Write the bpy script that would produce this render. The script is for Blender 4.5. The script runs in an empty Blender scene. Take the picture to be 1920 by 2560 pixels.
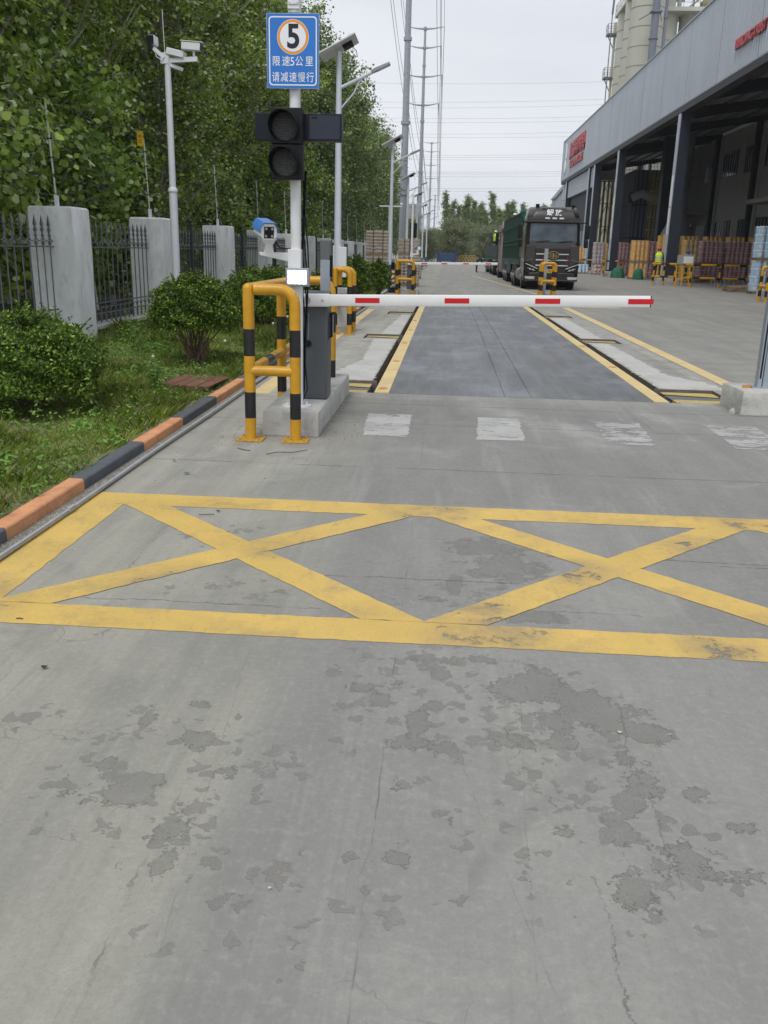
import bpy, math, random
import numpy as np
from mathutils import Vector, Matrix, noise as mnoise
R = math.radians
rnd = random.Random(7)
sc = bpy.context.scene
C = sc.collection
# ---------------------------------------------------------------- camera
CAMH = 1.55
F, PITCH, YAW, ROLL = 2186.457, 0.289642, 0.0626746, 0.0242575
cd = bpy.data.cameras.new('camera'); cam = bpy.data.objects.new('camera', cd); C.objects.link(cam)
fw = Vector((-math.sin(YAW)*math.cos(PITCH), math.cos(YAW)*math.cos(PITCH), -math.sin(PITCH)))
r0 = Vector((math.cos(YAW), math.sin(YAW), 0)); u0 = r0.cross(fw)
rr = math.cos(ROLL)*r0+math.sin(ROLL)*u0; uu = -math.sin(ROLL)*r0+math.cos(ROLL)*u0
cam.matrix_world = Matrix(((rr.x, uu.x, -fw.x, 0), (rr.y, uu.y, -fw.y, 0), (rr.z, uu.z, -fw.z, CAMH), (0, 0, 0, 1)))
cd.sensor_fit = 'VERTICAL'; cd.sensor_height = 32; cd.lens = F/2560*32
cd.clip_start = 0.05; cd.clip_end = 3000
sc.camera = cam
# ---------------------------------------------------------------- world (overcast) and sun
SUN_EL, SUN_AZ = 58, 200
w = bpy.data.worlds.new('World'); sc.world = w; w.use_nodes = True
nt = w.node_tree; nt.nodes.clear()
o_ = nt.nodes.new('ShaderNodeOutputWorld'); bg = nt.nodes.new('ShaderNodeBackground')
sky = nt.nodes.new('ShaderNodeTexSky'); sky.sky_type = 'NISHITA'; sky.sun_disc = False
sky.sun_elevation = R(SUN_EL); sky.sun_rotation = R(SUN_AZ); sky.dust_density = 3
tc = nt.nodes.new('ShaderNodeTexCoord'); mp = nt.nodes.new('ShaderNodeMapping')
mp.inputs['Scale'].default_value = (1, 1, 4.5)
nz = nt.nodes.new('ShaderNodeTexNoise'); nz.inputs['Scale'].default_value = 1.6; nz.inputs['Detail'].default_value = 5
nz.inputs['Roughness'].default_value = .5
rp = nt.nodes.new('ShaderNodeValToRGB')
rp.color_ramp.elements[0].position = .25; rp.color_ramp.elements[0].color = (5.7, 6.15, 6.85, 1)
rp.color_ramp.elements[1].position = .78; rp.color_ramp.elements[1].color = (8.2, 8.35, 8.7, 1)
mx = nt.nodes.new('ShaderNodeMix'); mx.data_type = 'RGBA'; mx.inputs[0].default_value = .93
L = nt.links.new
L(tc.outputs['Generated'], mp.inputs[0]); L(mp.outputs[0], nz.inputs['Vector']); L(nz.outputs['Fac'], rp.inputs[0])
L(sky.outputs[0], mx.inputs[6]); L(rp.outputs[0], mx.inputs[7]); L(mx.outputs[2], bg.inputs[0])
bg.inputs[1].default_value = .094; L(bg.outputs[0], o_.inputs[0])
sd = bpy.data.lights.new('sun', 'SUN'); sd.energy = 1.5; sd.angle = R(25); sd.color = (1, .97, .92)
so = bpy.data.objects.new('sun', sd); C.objects.link(so)
so.rotation_euler = (R(90-SUN_EL), 0, R(180-SUN_AZ))
sc.view_settings.view_transform = 'Standard'; sc.view_settings.look = 'None'
sc.view_settings.exposure = 0.30; sc.view_settings.gamma = 1
try:
    sc.cycles.max_bounces = 6; sc.cycles.transparent_max_bounces = 8
    sc.cycles.use_denoising = True
except Exception: pass
# ---------------------------------------------------------------- helpers
def tag(o, label=None, cat=None, group=None, kind=None):
    if label: o['label'] = label
    if cat: o['category'] = cat
    if group: o['group'] = group
    if kind: o['kind'] = kind
    return o
def empty(name, loc=(0, 0, 0), label=None, cat=None, group=None, rz=0):
    o = bpy.data.objects.new(name, None); C.objects.link(o); o.location = loc; o.rotation_euler = (0, 0, rz)
    o.empty_display_size = .2
    return tag(o, label, cat, group)
def kids(o): return [c for c in bpy.data.objects if c.parent == o]
def copy_tree(o, parent=None):
    c = o.copy(); C.objects.link(c); c.parent = parent
    for ch in kids(o): copy_tree(ch, c)
    return c
class MB:
    def __init__(s): s.V = []; s.F = []; s.M = []; s.mi = 0
    def add(s, vs, fs):
        n = len(s.V); s.V += [tuple(v) for v in vs]
        for f in fs: s.F.append(tuple(i+n for i in f)); s.M.append(s.mi)
        return s
    def box(s, x0, x1, y0, y1, z0, z1, rz=0, c=None):
        vs = [Vector((x, y, z)) for z in (z0, z1) for x, y in ((x0, y0), (x1, y0), (x1, y1), (x0, y1))]
        if rz:
            c = Vector(c) if c else Vector(((x0+x1)/2, (y0+y1)/2, 0)); m = Matrix.Rotation(rz, 3, 'Z')
            vs = [m@(v-c)+c for v in vs]
        return s.add(vs, [(3, 2, 1, 0), (4, 5, 6, 7), (0, 1, 5, 4), (1, 2, 6, 5), (2, 3, 7, 6), (3, 0, 4, 7)])
    def obox(s, c, size, rot):      # oriented box
        m = rot if isinstance(rot, Matrix) else Matrix.Rotation(rot[0], 3, 'X')
        hx, hy, hz = [a/2 for a in size]; c = Vector(c)
        vs = [m@Vector((x, y, z))+c for z in (-hz, hz) for x, y in ((-hx, -hy), (hx, -hy), (hx, hy), (-hx, hy))]
        return s.add(vs, [(3, 2, 1, 0), (4, 5, 6, 7), (0, 1, 5, 4), (1, 2, 6, 5), (2, 3, 7, 6), (3, 0, 4, 7)])
    def beam(s, p0, p1, wx, wy=None):
        p0 = Vector(p0); p1 = Vector(p1); d = (p1-p0); m = d.to_track_quat('Z', 'Y').to_matrix()
        return s.obox((p0+p1)/2, (wx, wy or wx, d.length), m)
    def loft(s, secs, cap=True, closed=True):
        n = len(secs[0]); vs = [p for q in secs for p in q]; fs = []
        for i in range(len(secs)-1):
            for j in range(n if closed else n-1):
                a = i*n+j; b = i*n+(j+1) % n
                fs.append((a, b, b+n, a+n))
        if cap: fs.append(tuple(reversed(range(n)))); fs.append(tuple(range((len(secs)-1)*n, len(secs)*n)))
        return s.add(vs, fs)
    def tube(s, pts, r, n=10, cap=True, bands=None):
        pts = [Vector(p) for p in pts]; rs = r if isinstance(r, (list, tuple)) else [r]*len(pts)
        secs = []; up = None
        for i, p in enumerate(pts):
            d = (pts[min(i+1, len(pts)-1)]-pts[max(i-1, 0)]).normalized()
            if up is None: up = Vector((0, 0, 1)) if abs(d.z) < .9 else Vector((1, 0, 0))
            a = (up-d*up.dot(d)).normalized(); b = d.cross(a); up = a
            secs.append([p+(a*math.cos(t)+b*math.sin(t))*rs[i] for t in [2*math.pi*k/n for k in range(n)]])
        if bands is None: return s.loft(secs, cap)
        for i in range(len(secs)-1):
            s.mi = bands[i]; s.loft([secs[i], secs[i+1]], False)
        if cap: s.add(secs[0], [tuple(reversed(range(n)))]); s.add(secs[-1], [tuple(range(n))])
        return s
    def cyl(s, p0, p1, r0, r1=None, n=12): return s.tube([p0, p1], [r0, r0 if r1 is None else r1], n)
    def lathe(s, prof, n=16, c=(0, 0, 0)):
        secs = [[(c[0]+r*math.cos(2*math.pi*k/n), c[1]+r*math.sin(2*math.pi*k/n), c[2]+z) for k in range(n)] for r, z in prof]
        return s.loft(secs)
    def ball(s, c, r, n=10):
        k = n//2; return s.lathe([(r*max(math.sin(math.pi*i/k), .02), -r*math.cos(math.pi*i/k)) for i in range(k+1)], n, c)
    def prism(s, poly, ax, a, b):   # poly in the other two axes
        def P(u, v, t): return {'x': (t, u, v), 'y': (u, t, v), 'z': (u, v, t)}[ax]
        return s.loft([[P(u, v, a) for u, v in poly], [P(u, v, b) for u, v in poly]])
    def build(s, name, mats, parent=None, loc=None, smooth=35, bevel=0, rot=None):
        me = bpy.data.meshes.new(name); me.from_pydata(s.V, [], s.F)
        for m in (mats if isinstance(mats, (list, tuple)) else [mats]): me.materials.append(m)
        if len(me.materials) > 1: me.polygons.foreach_set('material_index', s.M)
        o = bpy.data.objects.new(name, me); C.objects.link(o)
        if smooth:
            me.shade_smooth(); me.set_sharp_from_angle(angle=R(smooth))
        if bevel:
            b = o.modifiers.new('b', 'BEVEL'); b.width = bevel; b.segments = 2; b.limit_method = 'ANGLE'; b.angle_limit = R(40)
        if parent: o.parent = parent
        if loc: o.location = loc
        if rot: o.rotation_euler = rot
        return o
def nodes(m):
    m.use_nodes = True; t = m.node_tree
    return t, t.nodes['Principled BSDF'], t.links.new
MATS = {}
def mat(name, col, rough=.6, metal=0, var=.12, scale=6, bump=0, bscale=80, spec=.5, dirt=0, dcol=(.12, .11, .09), coat=0, stretch=None, emit=0):
    if name in MATS: return MATS[name]
    m = bpy.data.materials.new(name); t, b, L = nodes(m); N = t.nodes.new
    g = N('ShaderNodeTexCoord'); src = g.outputs['Object']
    if stretch:
        q = N('ShaderNodeMapping'); q.inputs['Scale'].default_value = stretch; L(src, q.inputs[0]); src = q.outputs[0]
    n1 = N('ShaderNodeTexNoise'); n1.inputs['Scale'].default_value = scale; n1.inputs['Detail'].default_value = 6; n1.inputs['Roughness'].default_value = .65
    L(src, n1.inputs['Vector'])
    r = N('ShaderNodeValToRGB'); r.color_ramp.elements[0].position = .3; r.color_ramp.elements[1].position = .7
    r.color_ramp.elements[0].color = (*[c*(1-var) for c in col], 1); r.color_ramp.elements[1].color = (*[min(1, c*(1+var)) for c in col], 1)
    L(n1.outputs['Fac'], r.inputs[0]); out = r.outputs[0]
    if dirt:
        n2 = N('ShaderNodeTexNoise'); n2.inputs['Scale'].default_value = scale*2.7; n2.inputs['Detail'].default_value = 9; n2.inputs['Roughness'].default_value = .75
        L(src, n2.inputs['Vector'])
        q = N('ShaderNodeMapRange'); q.inputs[1].default_value = .5; q.inputs[2].default_value = .75; q.inputs[4].default_value = dirt; L(n2.outputs['Fac'], q.inputs[0])
        x = N('ShaderNodeMix'); x.data_type = 'RGBA'; L(q.outputs[0], x.inputs[0]); L(out, x.inputs[6]); x.inputs[7].default_value = (*dcol, 1); out = x.outputs[2]
    L(out, b.inputs['Base Color'])
    b.inputs['Roughness'].default_value = rough; b.inputs['Metallic'].default_value = metal
    b.inputs['Specular IOR Level'].default_value = spec
    if coat: b.inputs['Coat Weight'].default_value = coat
    if bump:
        n3 = N('ShaderNodeTexNoise'); n3.inputs['Scale'].default_value = bscale; n3.inputs['Detail'].default_value = 5; L(src, n3.inputs['Vector'])
        bp = N('ShaderNodeBump'); bp.inputs['Strength'].default_value = bump; bp.inputs['Distance'].default_value = .01
        L(n3.outputs['Fac'], bp.inputs['Height']); L(bp.outputs[0], b.inputs['Normal'])
    if emit: b.inputs['Emission Color'].default_value = (*col, 1); b.inputs['Emission Strength'].default_value = emit
    MATS[name] = m; return m
def leafmat(name, dark, light, pale=None, palef=.06, trans=.25, rough=.5):
    m = bpy.data.materials.new(name); t, b, L = nodes(m); N = t.nodes.new
    g = N('ShaderNodeNewGeometry'); r = N('ShaderNodeValToRGB')
    r.color_ramp.elements[0].color = (*dark, 1); r.color_ramp.elements[1].color = (*light, 1); r.color_ramp.elements[1].position = .9
    if pale:
        r.color_ramp.elements[1].position = 1-palef-.03
        e = r.color_ramp.elements.new(1-palef); e.color = (*pale, 1)
    tcx = N('ShaderNodeTexCoord'); n1 = N('ShaderNodeTexNoise'); n1.inputs['Scale'].default_value = .9; n1.inputs['Detail'].default_value = 3
    L(tcx.outputs['Object'], n1.inputs['Vector'])
    L(g.outputs['Random Per Island'], r.inputs[0])
    hs = N('ShaderNodeHueSaturation'); q = N('ShaderNodeMapRange'); q.inputs[1].default_value = .3; q.inputs[2].default_value = .7; q.inputs[3].default_value = .65; q.inputs[4].default_value = 1.45
    L(n1.outputs['Fac'], q.inputs[0]); L(q.outputs[0], hs.inputs['Value']); L(r.outputs[0], hs.inputs['Color'])
    L(hs.outputs[0], b.inputs['Base Color']); b.inputs['Roughness'].default_value = rough; b.inputs['Specular IOR Level'].default_value = .35
    tr = N('ShaderNodeBsdfTranslucent'); L(hs.outputs[0], tr.inputs[0]); mxs = N('ShaderNodeMixShader'); mxs.inputs[0].default_value = trans
    L(b.outputs[0], mxs.inputs[1]); L(tr.outputs[0], mxs.inputs[2]); L(mxs.outputs[0], t.nodes['Material Output'].inputs[0])
    return m
def text(body, size, m, parent, loc, rot, ext=.002, bold=0, name='lettering', al='CENTER', sx=1, spacing=1):
    cu = bpy.data.curves.new('t', 'FONT'); cu.body = body; cu.size = size; cu.align_x = al; cu.align_y = 'CENTER'
    cu.extrude = ext; cu.offset = bold; cu.space_character = spacing
    o = bpy.data.objects.new('t', cu); C.objects.link(o); bpy.context.view_layer.update()
    me = bpy.data.meshes.new_from_object(o.evaluated_get(bpy.context.evaluated_depsgraph_get()))
    bpy.data.objects.remove(o); me.name = name; me.materials.clear(); me.materials.append(m)
    o = bpy.data.objects.new(name, me); C.objects.link(o); o.location = loc; o.rotation_euler = rot; o.scale = (sx, 1, 1)
    if parent: o.parent = parent
    return o
FRONT = (R(90), 0, 0)            # text facing -Y
SIDE = (R(90), 0, R(-90))        # text facing -X, reading towards -Y
# ---------------------------------------------------------------- materials
paint_y = mat('yellow_paint', (.56, .29, .012), .42, var=.16, scale=7, dirt=.55, dcol=(.3, .17, .05), spec=.5)
paint_k = mat('black_paint', (.012, .012, .014), .4, var=.3, dirt=.2, dcol=(.06, .055, .05))
white_m = mat('white_metal', (.72, .74, .76), .42, var=.05, scale=4, dirt=.25, dcol=(.42, .4, .36))
grey_m = mat('grey_metal', (.32, .34, .37), .45, var=.08)
galv = mat('galvanised', (.5, .52, .54), .38, .7, var=.15, scale=14)
cab_m = mat('cabinet_grey', (.09, .1, .11), .45, var=.05, scale=5, dirt=.1, dcol=(.15, .14, .13))
black_p = mat('black_plastic', (.007, .0075, .009), .5, var=.2, spec=.3)
navy_p = mat('display_black', (.006, .009, .017), .4, var=.1, spec=.3)
red_m = mat('red_reflector', (.55, .005, .012), .35, var=.05)
conc = mat('concrete_block', (.46, .455, .43), .85, var=.18, scale=5, bump=.5, bscale=50, dirt=.5, dcol=(.17, .16, .14))
conc_w = mat('pillar_render', (.76, .775, .79), .85, var=.12, scale=3, bump=.5, bscale=14, dirt=.6, dcol=(.36, .37, .36), stretch=(1, 1, .45))
iron = mat('iron_grey', (.15, .158, .17), .5, .2, var=.15)
iron_d = mat('iron_dark', (.05, .053, .06), .5, .2, var=.15)
rust = mat('rusty_steel', (.16, .07, .045), .8, var=.3, scale=12, bump=.4)
blue_p = mat('blue_paint', (.06, .19, .5), .4, var=.08)
rubber = mat('tyre_rubber', (.02, .02, .021), .8, var=.3, dirt=.4, dcol=(.09, .085, .08))
wood = mat('pallet_wood', (.26, .19, .12), .8, var=.3, scale=14)
bark = mat('bark', (.33, .31, .26), .9, var=.35, scale=9, bump=.6, bscale=30)
lime = mat('whitewash', (.5, .5, .47), .9, var=.2, scale=12, dirt=.5, dcol=(.2, .18, .15))
leaf_pop = leafmat('poplar_leaves', (.065, .12, .02), (.38, .5, .09), (.7, .76, .48), .13, .48)
leaf_near = leafmat('near_leaves', (.1, .19, .025), (.38, .53, .1), (.6, .68, .38), .1, .45)
leaf_far = leafmat('far_leaves', (.06, .11, .032), (.25, .34, .09), (.42, .48, .27), .12, .4)
leaf_shrub = leafmat('shrub_leaves', (.03, .065, .01), (.115, .2, .025), (.28, .42, .05), .16, .32, .45)
leaf_willow = leafmat('willow_leaves', (.11, .14, .06), (.22, .25, .13), None, 0, .2)
grass_m = leafmat('grass_blades', (.15, .22, .03), (.36, .5, .08), (.6, .55, .33), .16, .5, .6)
weed_m = leafmat('weed_leaves', (.09, .19, .03), (.21, .36, .07), None, 0, .4)
# ---------------------------------------------------------------- ground sheet
def marks_field(PX, PY, patches):
    best = np.full(PX.shape, -1.0)
    for x, y, rx, ry in patches:
        best = np.maximum(best, 1-np.sqrt(((PX-x)/rx)**2+((PY-y)/ry)**2))
    return best
PATCH = [(0.39, 3.0, .17, .17), (0.32, 2.93, .12, .1), (0.5, 2.92, .1, .1), (0.63, 2.8, .18, .17), (.55, 2.9, .12, .1), (.73, 2.7, .12, .1), (0.29, 2.61, .08, .08), (0.67, 2.42, .07, .1), (0.56, 2.15, .07, .09), (.6, 2.28, .06, .1), (0.71, 2.04, .13, .09), (0.54, 1.9, .08, .08), (-0.06, 2.54, .08, .06), (-0.03, 2.69, .05, .11), (-0.92, 2.17, .13, .08), (-0.7, 2.04, .08, .1), (-0.75, 2.5, .09, .07), (-0.68, 1.88, .045, .05), (-0.18, 2.83, .06, .09), (-0.07, 1.97, .04, .04), (-0.14, 1.95, .03, .03), (0.39, 2.13, .04, .04), (0.46, 2.6, .07, .06), (0.18, 2.6, .03, .03), (0.08, 2.14, .03, .03), (-0.04, 2.06, .03, .03), (0.85, 1.99, .06, .05), (0.06, 2.53, .05, .05), (-0.01, 3.18, .12, .06), (-0.22, 2.91, .1, .06), (-0.99, 2.33, .03, .05), (0.64, 2.53, .04, .05), (0.44, 2.73, .09, .09), (0.57, 3.11, .03, .04), (-0.1, 2.42, .035, .035), (-0.07, 2.29, .04, .03), (0.36, 4.26, .25, .25), (0.25, 4.58, .25, .2), (0.45, 3.64, .22, .09), (.1, 4.0, .06, .12), (0, 3.8, .1, .06), (-.85, 2.24, .1, .06), (-.62, 2.32, .06, .05), (-.95, 2.6, .06, .05), (-.8, 2.72, .07, .04), (.82, 2.35, .05, .05), (.9, 2.2, .06, .04), (.2, 3.2, .1, .05), (.05, 3.05, .05, .06), (-.1, 2.95, .05, .04), (.02, 2.8, .05, .05), (.12, 2.72, .03, .03), (.95, 1.9, .08, .04)]
SPECK = [(-.05, 2.9, .45, .55), (.3, 2.6, .5, .7), (-.8, 2.3, .5, .5), (.2, 3.9, .5, .35), (0.5, 2.1, .5, .4), (-1.35, 2.6, .12, .16), (-.3, 1.8, .5, .3), (-1.2, 4.6, .35, .25), (-1, 3.8, .4, .2)]
def grid_mesh(xs, ys, holes=(), z=None):
    nx, ny = len(xs), len(ys); X, Y = np.meshgrid(xs, ys); Z = np.zeros_like(X) if z is None else z(X, Y)
    co = np.stack([X, Y, Z], -1).reshape(-1, 3)
    i, j = np.meshgrid(np.arange(nx-1), np.arange(ny-1)); a = (j*nx+i).ravel()
    cx = (X[:-1, :-1]+X[1:, 1:]).ravel()/2; cy = (Y[:-1, :-1]+Y[1:, 1:]).ravel()/2
    keep = np.ones(len(a), bool)
    for x0, x1, y0, y1 in holes: keep &= ~((cx > x0) & (cx < x1) & (cy > y0) & (cy < y1))
    a = a[keep]; q = np.stack([a, a+1, a+1+nx, a+nx], 1)
    return np_mesh('grid', co, q), X.ravel(), Y.ravel()
def np_mesh(name, co, faces):
    me = bpy.data.meshes.new(name); k = faces.shape[1]; nf = len(faces)
    me.vertices.add(len(co)); me.vertices.foreach_set('co', co.astype(np.float32).ravel())
    me.loops.add(nf*k); me.loops.foreach_set('vertex_index', faces.astype(np.int32).ravel())
    me.polygons.add(nf); me.polygons.foreach_set('loop_start', (np.arange(nf)*k).astype(np.int32))
    me.update(calc_edges=True); me.validate(); return me
DX0, DX1, DY0, DY1 = -.77, 2.55, 9.92, 28.0      # weighbridge deck
HOLE_L = [(-1.5, -.86, 9.92, 10.87), (-1.5, -.86, 16.4, 17.3), (-1.5, -.86, 23.1, 24.1)]
HOLE_R = [(2.67, 3.32, 9.98, 10.98), (2.67, 3.32, 16.75, 17.6), (2.67, 3.32, 23.4, 24.2)]
HOLES = [(-.86, 2.67, 9.92, 28.0)]+HOLE_L+HOLE_R
xs = np.unique(np.round(np.concatenate([[-500, -200, -80, -30, -12, -6, -3.5], np.arange(-2.6, 3.7, .04), [-1.5, -.86, 2.67, 3.32, 4.2, 5, 7, 10, 15, 25, 60, 150, 500]]), 3))
ys = np.unique(np.round(np.concatenate([[-60, -10, -2, 0, .8], np.arange(1.2, 9.6, .04), np.arange(9.6, 28.6, .4), [9.92, 10.87, 16.4, 17.3, 23.1, 24.1, 9.98, 10.98, 16.75, 17.6, 23.4, 24.2, 28.0], [31, 35, 40, 50, 60, 80, 110, 160, 250, 400, 900]]), 3))
gm, GX, GY = grid_mesh(xs, ys, HOLES)
def attr(me, name, vals):
    a = me.attributes.new(name, 'FLOAT', 'POINT'); a.data.foreach_set('value', vals.astype(np.float32))
attr(gm, 'spall', marks_field(GX, GY, PATCH))
attr(gm, 'speck', np.clip(marks_field(GX, GY, SPECK)*2.2, 0, 1))
# tyre dirt lanes and drive-path tone (dust laid down by traffic)
lane = .45*(GX > -1.2)*(GY > 5.4)*(GY < 9.9)+np.exp(-((GX+.15)/.33)**2)*.55+np.exp(-((GX-1.75)/.45)**2)*.6+.25*np.exp(-((GX-.8)/1.6)**2)
cross = np.exp(-((GY-6.1-(GX)*.12)/1.1)**2)*(GX > -1.3)*.35
attr(gm, 'lane', np.clip(lane*np.exp(-np.maximum(GY-9.5, 0)/8)+cross, 0, 1))
pale = np.exp(-((GX-.9-(8.6-GY)*.45)/.28)**2)*np.exp(-((GY-8.3)/1.0)**2)+.7*np.exp(-((GY-9.75)/.16)**2)+.5*np.exp(-((GX-2.3-(8.8-GY)*.7)/.3)**2)*np.exp(-((GY-8.7)/.9)**2)
pale = pale+.55*(GX < -1.0)*np.clip((GY-4.5)/2.5, 0, 1)*(GY < 12)+.75*(GX < -.8)*(GX > -2.25)*(GY > 9.8)*(GY < 28)+.7*(GX > 2.5)*(GX < 3.55)*(GY > 9.8)*(GY < 28)
attr(gm, 'pale', np.clip(pale, 0, 1))
def rectd(x0, x1, y0, y1): return np.hypot(np.maximum(np.maximum(x0-GX, GX-x1), 0), np.maximum(np.maximum(y0-GY, GY-y1), 0))
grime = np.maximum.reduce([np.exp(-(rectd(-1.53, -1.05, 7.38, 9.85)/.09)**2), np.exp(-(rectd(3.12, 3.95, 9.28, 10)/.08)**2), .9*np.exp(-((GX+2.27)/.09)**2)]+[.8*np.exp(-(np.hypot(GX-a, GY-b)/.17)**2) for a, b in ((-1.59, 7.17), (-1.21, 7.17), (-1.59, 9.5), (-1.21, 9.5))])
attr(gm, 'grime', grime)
def ground_mat():
    m = bpy.data.materials.new('worn_concrete'); t, b, L = nodes(m); N = t.nodes.new
    g = N('ShaderNodeNewGeometry'); P = g.outputs['Position']
    def noise(scale, det=6, ro=.6, st=None, dist=0):
        n = N('ShaderNodeTexNoise'); n.inputs['Scale'].default_value = scale; n.inputs['Detail'].default_value = det; n.inputs['Roughness'].default_value = ro; n.inputs['Distortion'].default_value = dist
        if st:
            q = N('ShaderNodeMapping'); q.inputs['Scale'].default_value = st[0]; q.inputs['Rotation'].default_value = (0, 0, st[1]); L(P, q.inputs[0]); L(q.outputs[0], n.inputs['Vector'])
        else: L(P, n.inputs['Vector'])
        return n.outputs['Fac']
    def ma(op, a, bb=None, cc=None, clamp=False):
        n = N('ShaderNodeMath'); n.operation = op; n.use_clamp = clamp
        for k, v in enumerate((a, bb, cc)):
            if v is None: continue
            if isinstance(v, (int, float)): n.inputs[k].default_value = v
            else: L(v, n.inputs[k])
        return n.outputs[0]
    def mr(v, a, c, d=0, e=1):
        n = N('ShaderNodeMapRange'); L(v, n.inputs[0])
        for k, x in zip((1, 2, 3, 4), (a, c, d, e)): n.inputs[k].default_value = x
        return n.outputs[0]
    def at(name):
        n = N('ShaderNodeAttribute'); n.attribute_name = name; return n.outputs['Fac']
    def mix(f, a, c):
        n = N('ShaderNodeMix'); n.data_type = 'RGBA'
        if isinstance(f, float): n.inputs[0].default_value = f
        else: L(f, n.inputs[0])
        for k, v in ((6, a), (7, c)):
            if isinstance(v, tuple): n.inputs[k].default_value = (*v, 1)
            else: L(v, n.inputs[k])
        return n.outputs[2]
    sp = N('ShaderNodeSeparateXYZ'); L(P, sp.inputs[0]); X, Y = sp.outputs[0], sp.outputs[1]
    base = mix(mr(noise(.55, 7, .62), .3, .7), (.27, .27, .266), (.375, .372, .36))
    base = mix(ma('MULTIPLY', mr(noise(1.9, 8, .7), .45, .72), .45), base, (.225, .225, .225))
    # slab tone: each pour a little different
    sl = mr(X, -.66, -.5, .62, 0); base = mix(sl, base, (.42, .418, .345))
    # long scuffs along and across the road
    base = mix(ma('MULTIPLY', mr(noise(2.2, 9, .7, ((5, .22, 1), R(4))), .5, .75), .35), base, (.2, .2, .205))
    base = mix(ma('MULTIPLY', mr(noise(2.6, 8, .7, ((6, .3, 1), R(-35))), .55, .8), .4), base, (.45, .448, .44))
    base = mix(ma('MULTIPLY', at('lane'), mr(noise(1.3, 7, .65, ((3, .5, 1), 0)), .3, .65, .25, .85)), base, (.2, .203, .212))
    base = mix(ma('MULTIPLY', at('pale'), mr(noise(3, 9, .75), .34, .6)), base, (.56, .558, .545))
    # fine grain
    base = mix(mr(noise(.9, 6, .6, None, 1.5), .5, .66, 0, .5), base, (.215, .212, .205))
    base = mix(mr(noise(1.4, 8, .72, ((1, 1, 1), 1.1), .8), .56, .7, 0, .45), base, (.43, .425, .4))
    base = mix(mr(noise(3.2, 9, .75, ((7, .35, 1), R(22))), .56, .72, 0, .5), base, (.19, .188, .185))
    base = mix(mr(noise(2.5, 10, .78, ((9, .2, 1), R(-12))), .58, .7, 0, .4), base, (.2, .198, .195))
    base = mix(mr(noise(12, 9, .78), .55, .72, 0, .4), base, (.22, .218, .21))
    base = mix(mr(noise(1.0, 6, .62, ((2.2, .16, 1), R(2))), .46, .64, 0, .55), base, (.205, .203, .2))
    base = mix(mr(noise(1.3, 7, .68, ((3.5, .2, 1), R(-6))), .55, .72, 0, .5), base, (.44, .435, .42))
    base = mix(mr(noise(46, 6, .8), .48, .7, 0, .4), base, (.19, .187, .18))
    base = mix(mr(noise(70, 5, .8), .55, .72, 0, .4), base, (.5, .49, .47))
    gr = noise(140, 4, .7); base = mix(mr(gr, .3, .7, 0, .3), base, (.15, .148, .145))
    gr2 = noise(28, 6, .75); base = mix(mr(gr2, .5, .75, 0, .35), base, (.46, .455, .44))
    base = mix(mr(noise(420, 2, .5), .3, .7, 0, .25), base, (.2, .2, .2))
    # spalled patches
    fld = ma('ADD', at('spall'), ma('ADD', ma('MULTIPLY', ma('SUBTRACT', noise(8, 10, .74), .5), 3.4), ma('MULTIPLY', ma('SUBTRACT', noise(38, 6, .7), .5), 1.3)))
    spall = mr(fld, .28, .36); rim = ma('MULTIPLY', mr(fld, .24, .3), ma('SUBTRACT', 1, spall))
    # scattered pock marks
    vo = N('ShaderNodeTexVoronoi'); vo.inputs['Scale'].default_value = 17
    dn = N('ShaderNodeTexNoise'); dn.inputs['Scale'].default_value = 22; dn.inputs['Detail'].default_value = 5; L(P, dn.inputs['Vector'])
    av = N('ShaderNodeVectorMath'); av.operation = 'MULTIPLY_ADD'; L(dn.outputs['Color'], av.inputs[0]); av.inputs[1].default_value = (.13, .13, 0); L(P, av.inputs[2])
    L(av.outputs[0], vo.inputs['Vector'])
    cs = N('ShaderNodeSeparateColor'); L(vo.outputs['Color'], cs.inputs[0])
    size = ma('MULTIPLY', ma('SUBTRACT', ma('ADD', cs.outputs[0], ma('MULTIPLY', at('speck'), .32)), .6), .95)
    pock = mr(ma('SUBTRACT', size, vo.outputs['Distance']), 0, .06)
    pock = ma('MULTIPLY', pock, mr(at('speck'), .02, .3, .0, 1)); 
    hole = ma('MAXIMUM', spall, pock, clamp=True)
    rough_c = mix(mr(noise(150, 6, .8), .3, .7), (.115, .114, .112), (.27, .266, .257))
    col = mix(ma('MULTIPLY', hole, mr(noise(5, 6, .7), .3, .65, .4, .85)), base, rough_c)
    col = mix(ma('MULTIPLY', rim, .45), col, (.12, .118, .115))  # edge shadow of the spalled patches painted in as a thin dark rim
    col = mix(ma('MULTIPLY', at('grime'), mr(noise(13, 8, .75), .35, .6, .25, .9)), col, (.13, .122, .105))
    # joints and cracks
    wob = ma('MULTIPLY', ma('SUBTRACT', noise(1.3, 5, .6), .5), .12); wob2 = ma('MULTIPLY', ma('SUBTRACT', noise(14, 8, .78), .5), .06)
    def line(v, c, wd, k=1.0):
        d = ma('ABSOLUTE', ma('ADD', ma('SUBTRACT', v, c), ma('MULTIPLY', ma('ADD', wob, wob2), k)))
        return mr(d, wd*.35, wd, 1, 0)
    def rng(v, a, c): return ma('MULTIPLY', ma('GREATER_THAN', v, a), ma('LESS_THAN', v, c))
    def rot(a): return ma('ADD', ma('MULTIPLY', X, math.cos(a)), ma('MULTIPLY', Y, math.sin(a)))
    smear = ma('MULTIPLY', line(rot(R(-33)), -.93, .045, .6), ma('MULTIPLY', rng(X, .12, .62), mr(noise(4, 7, .7), .35, .6, .1, 1)))
    col = mix(ma('MULTIPLY', smear, .35), col, (.16, .16, .16))
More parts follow.
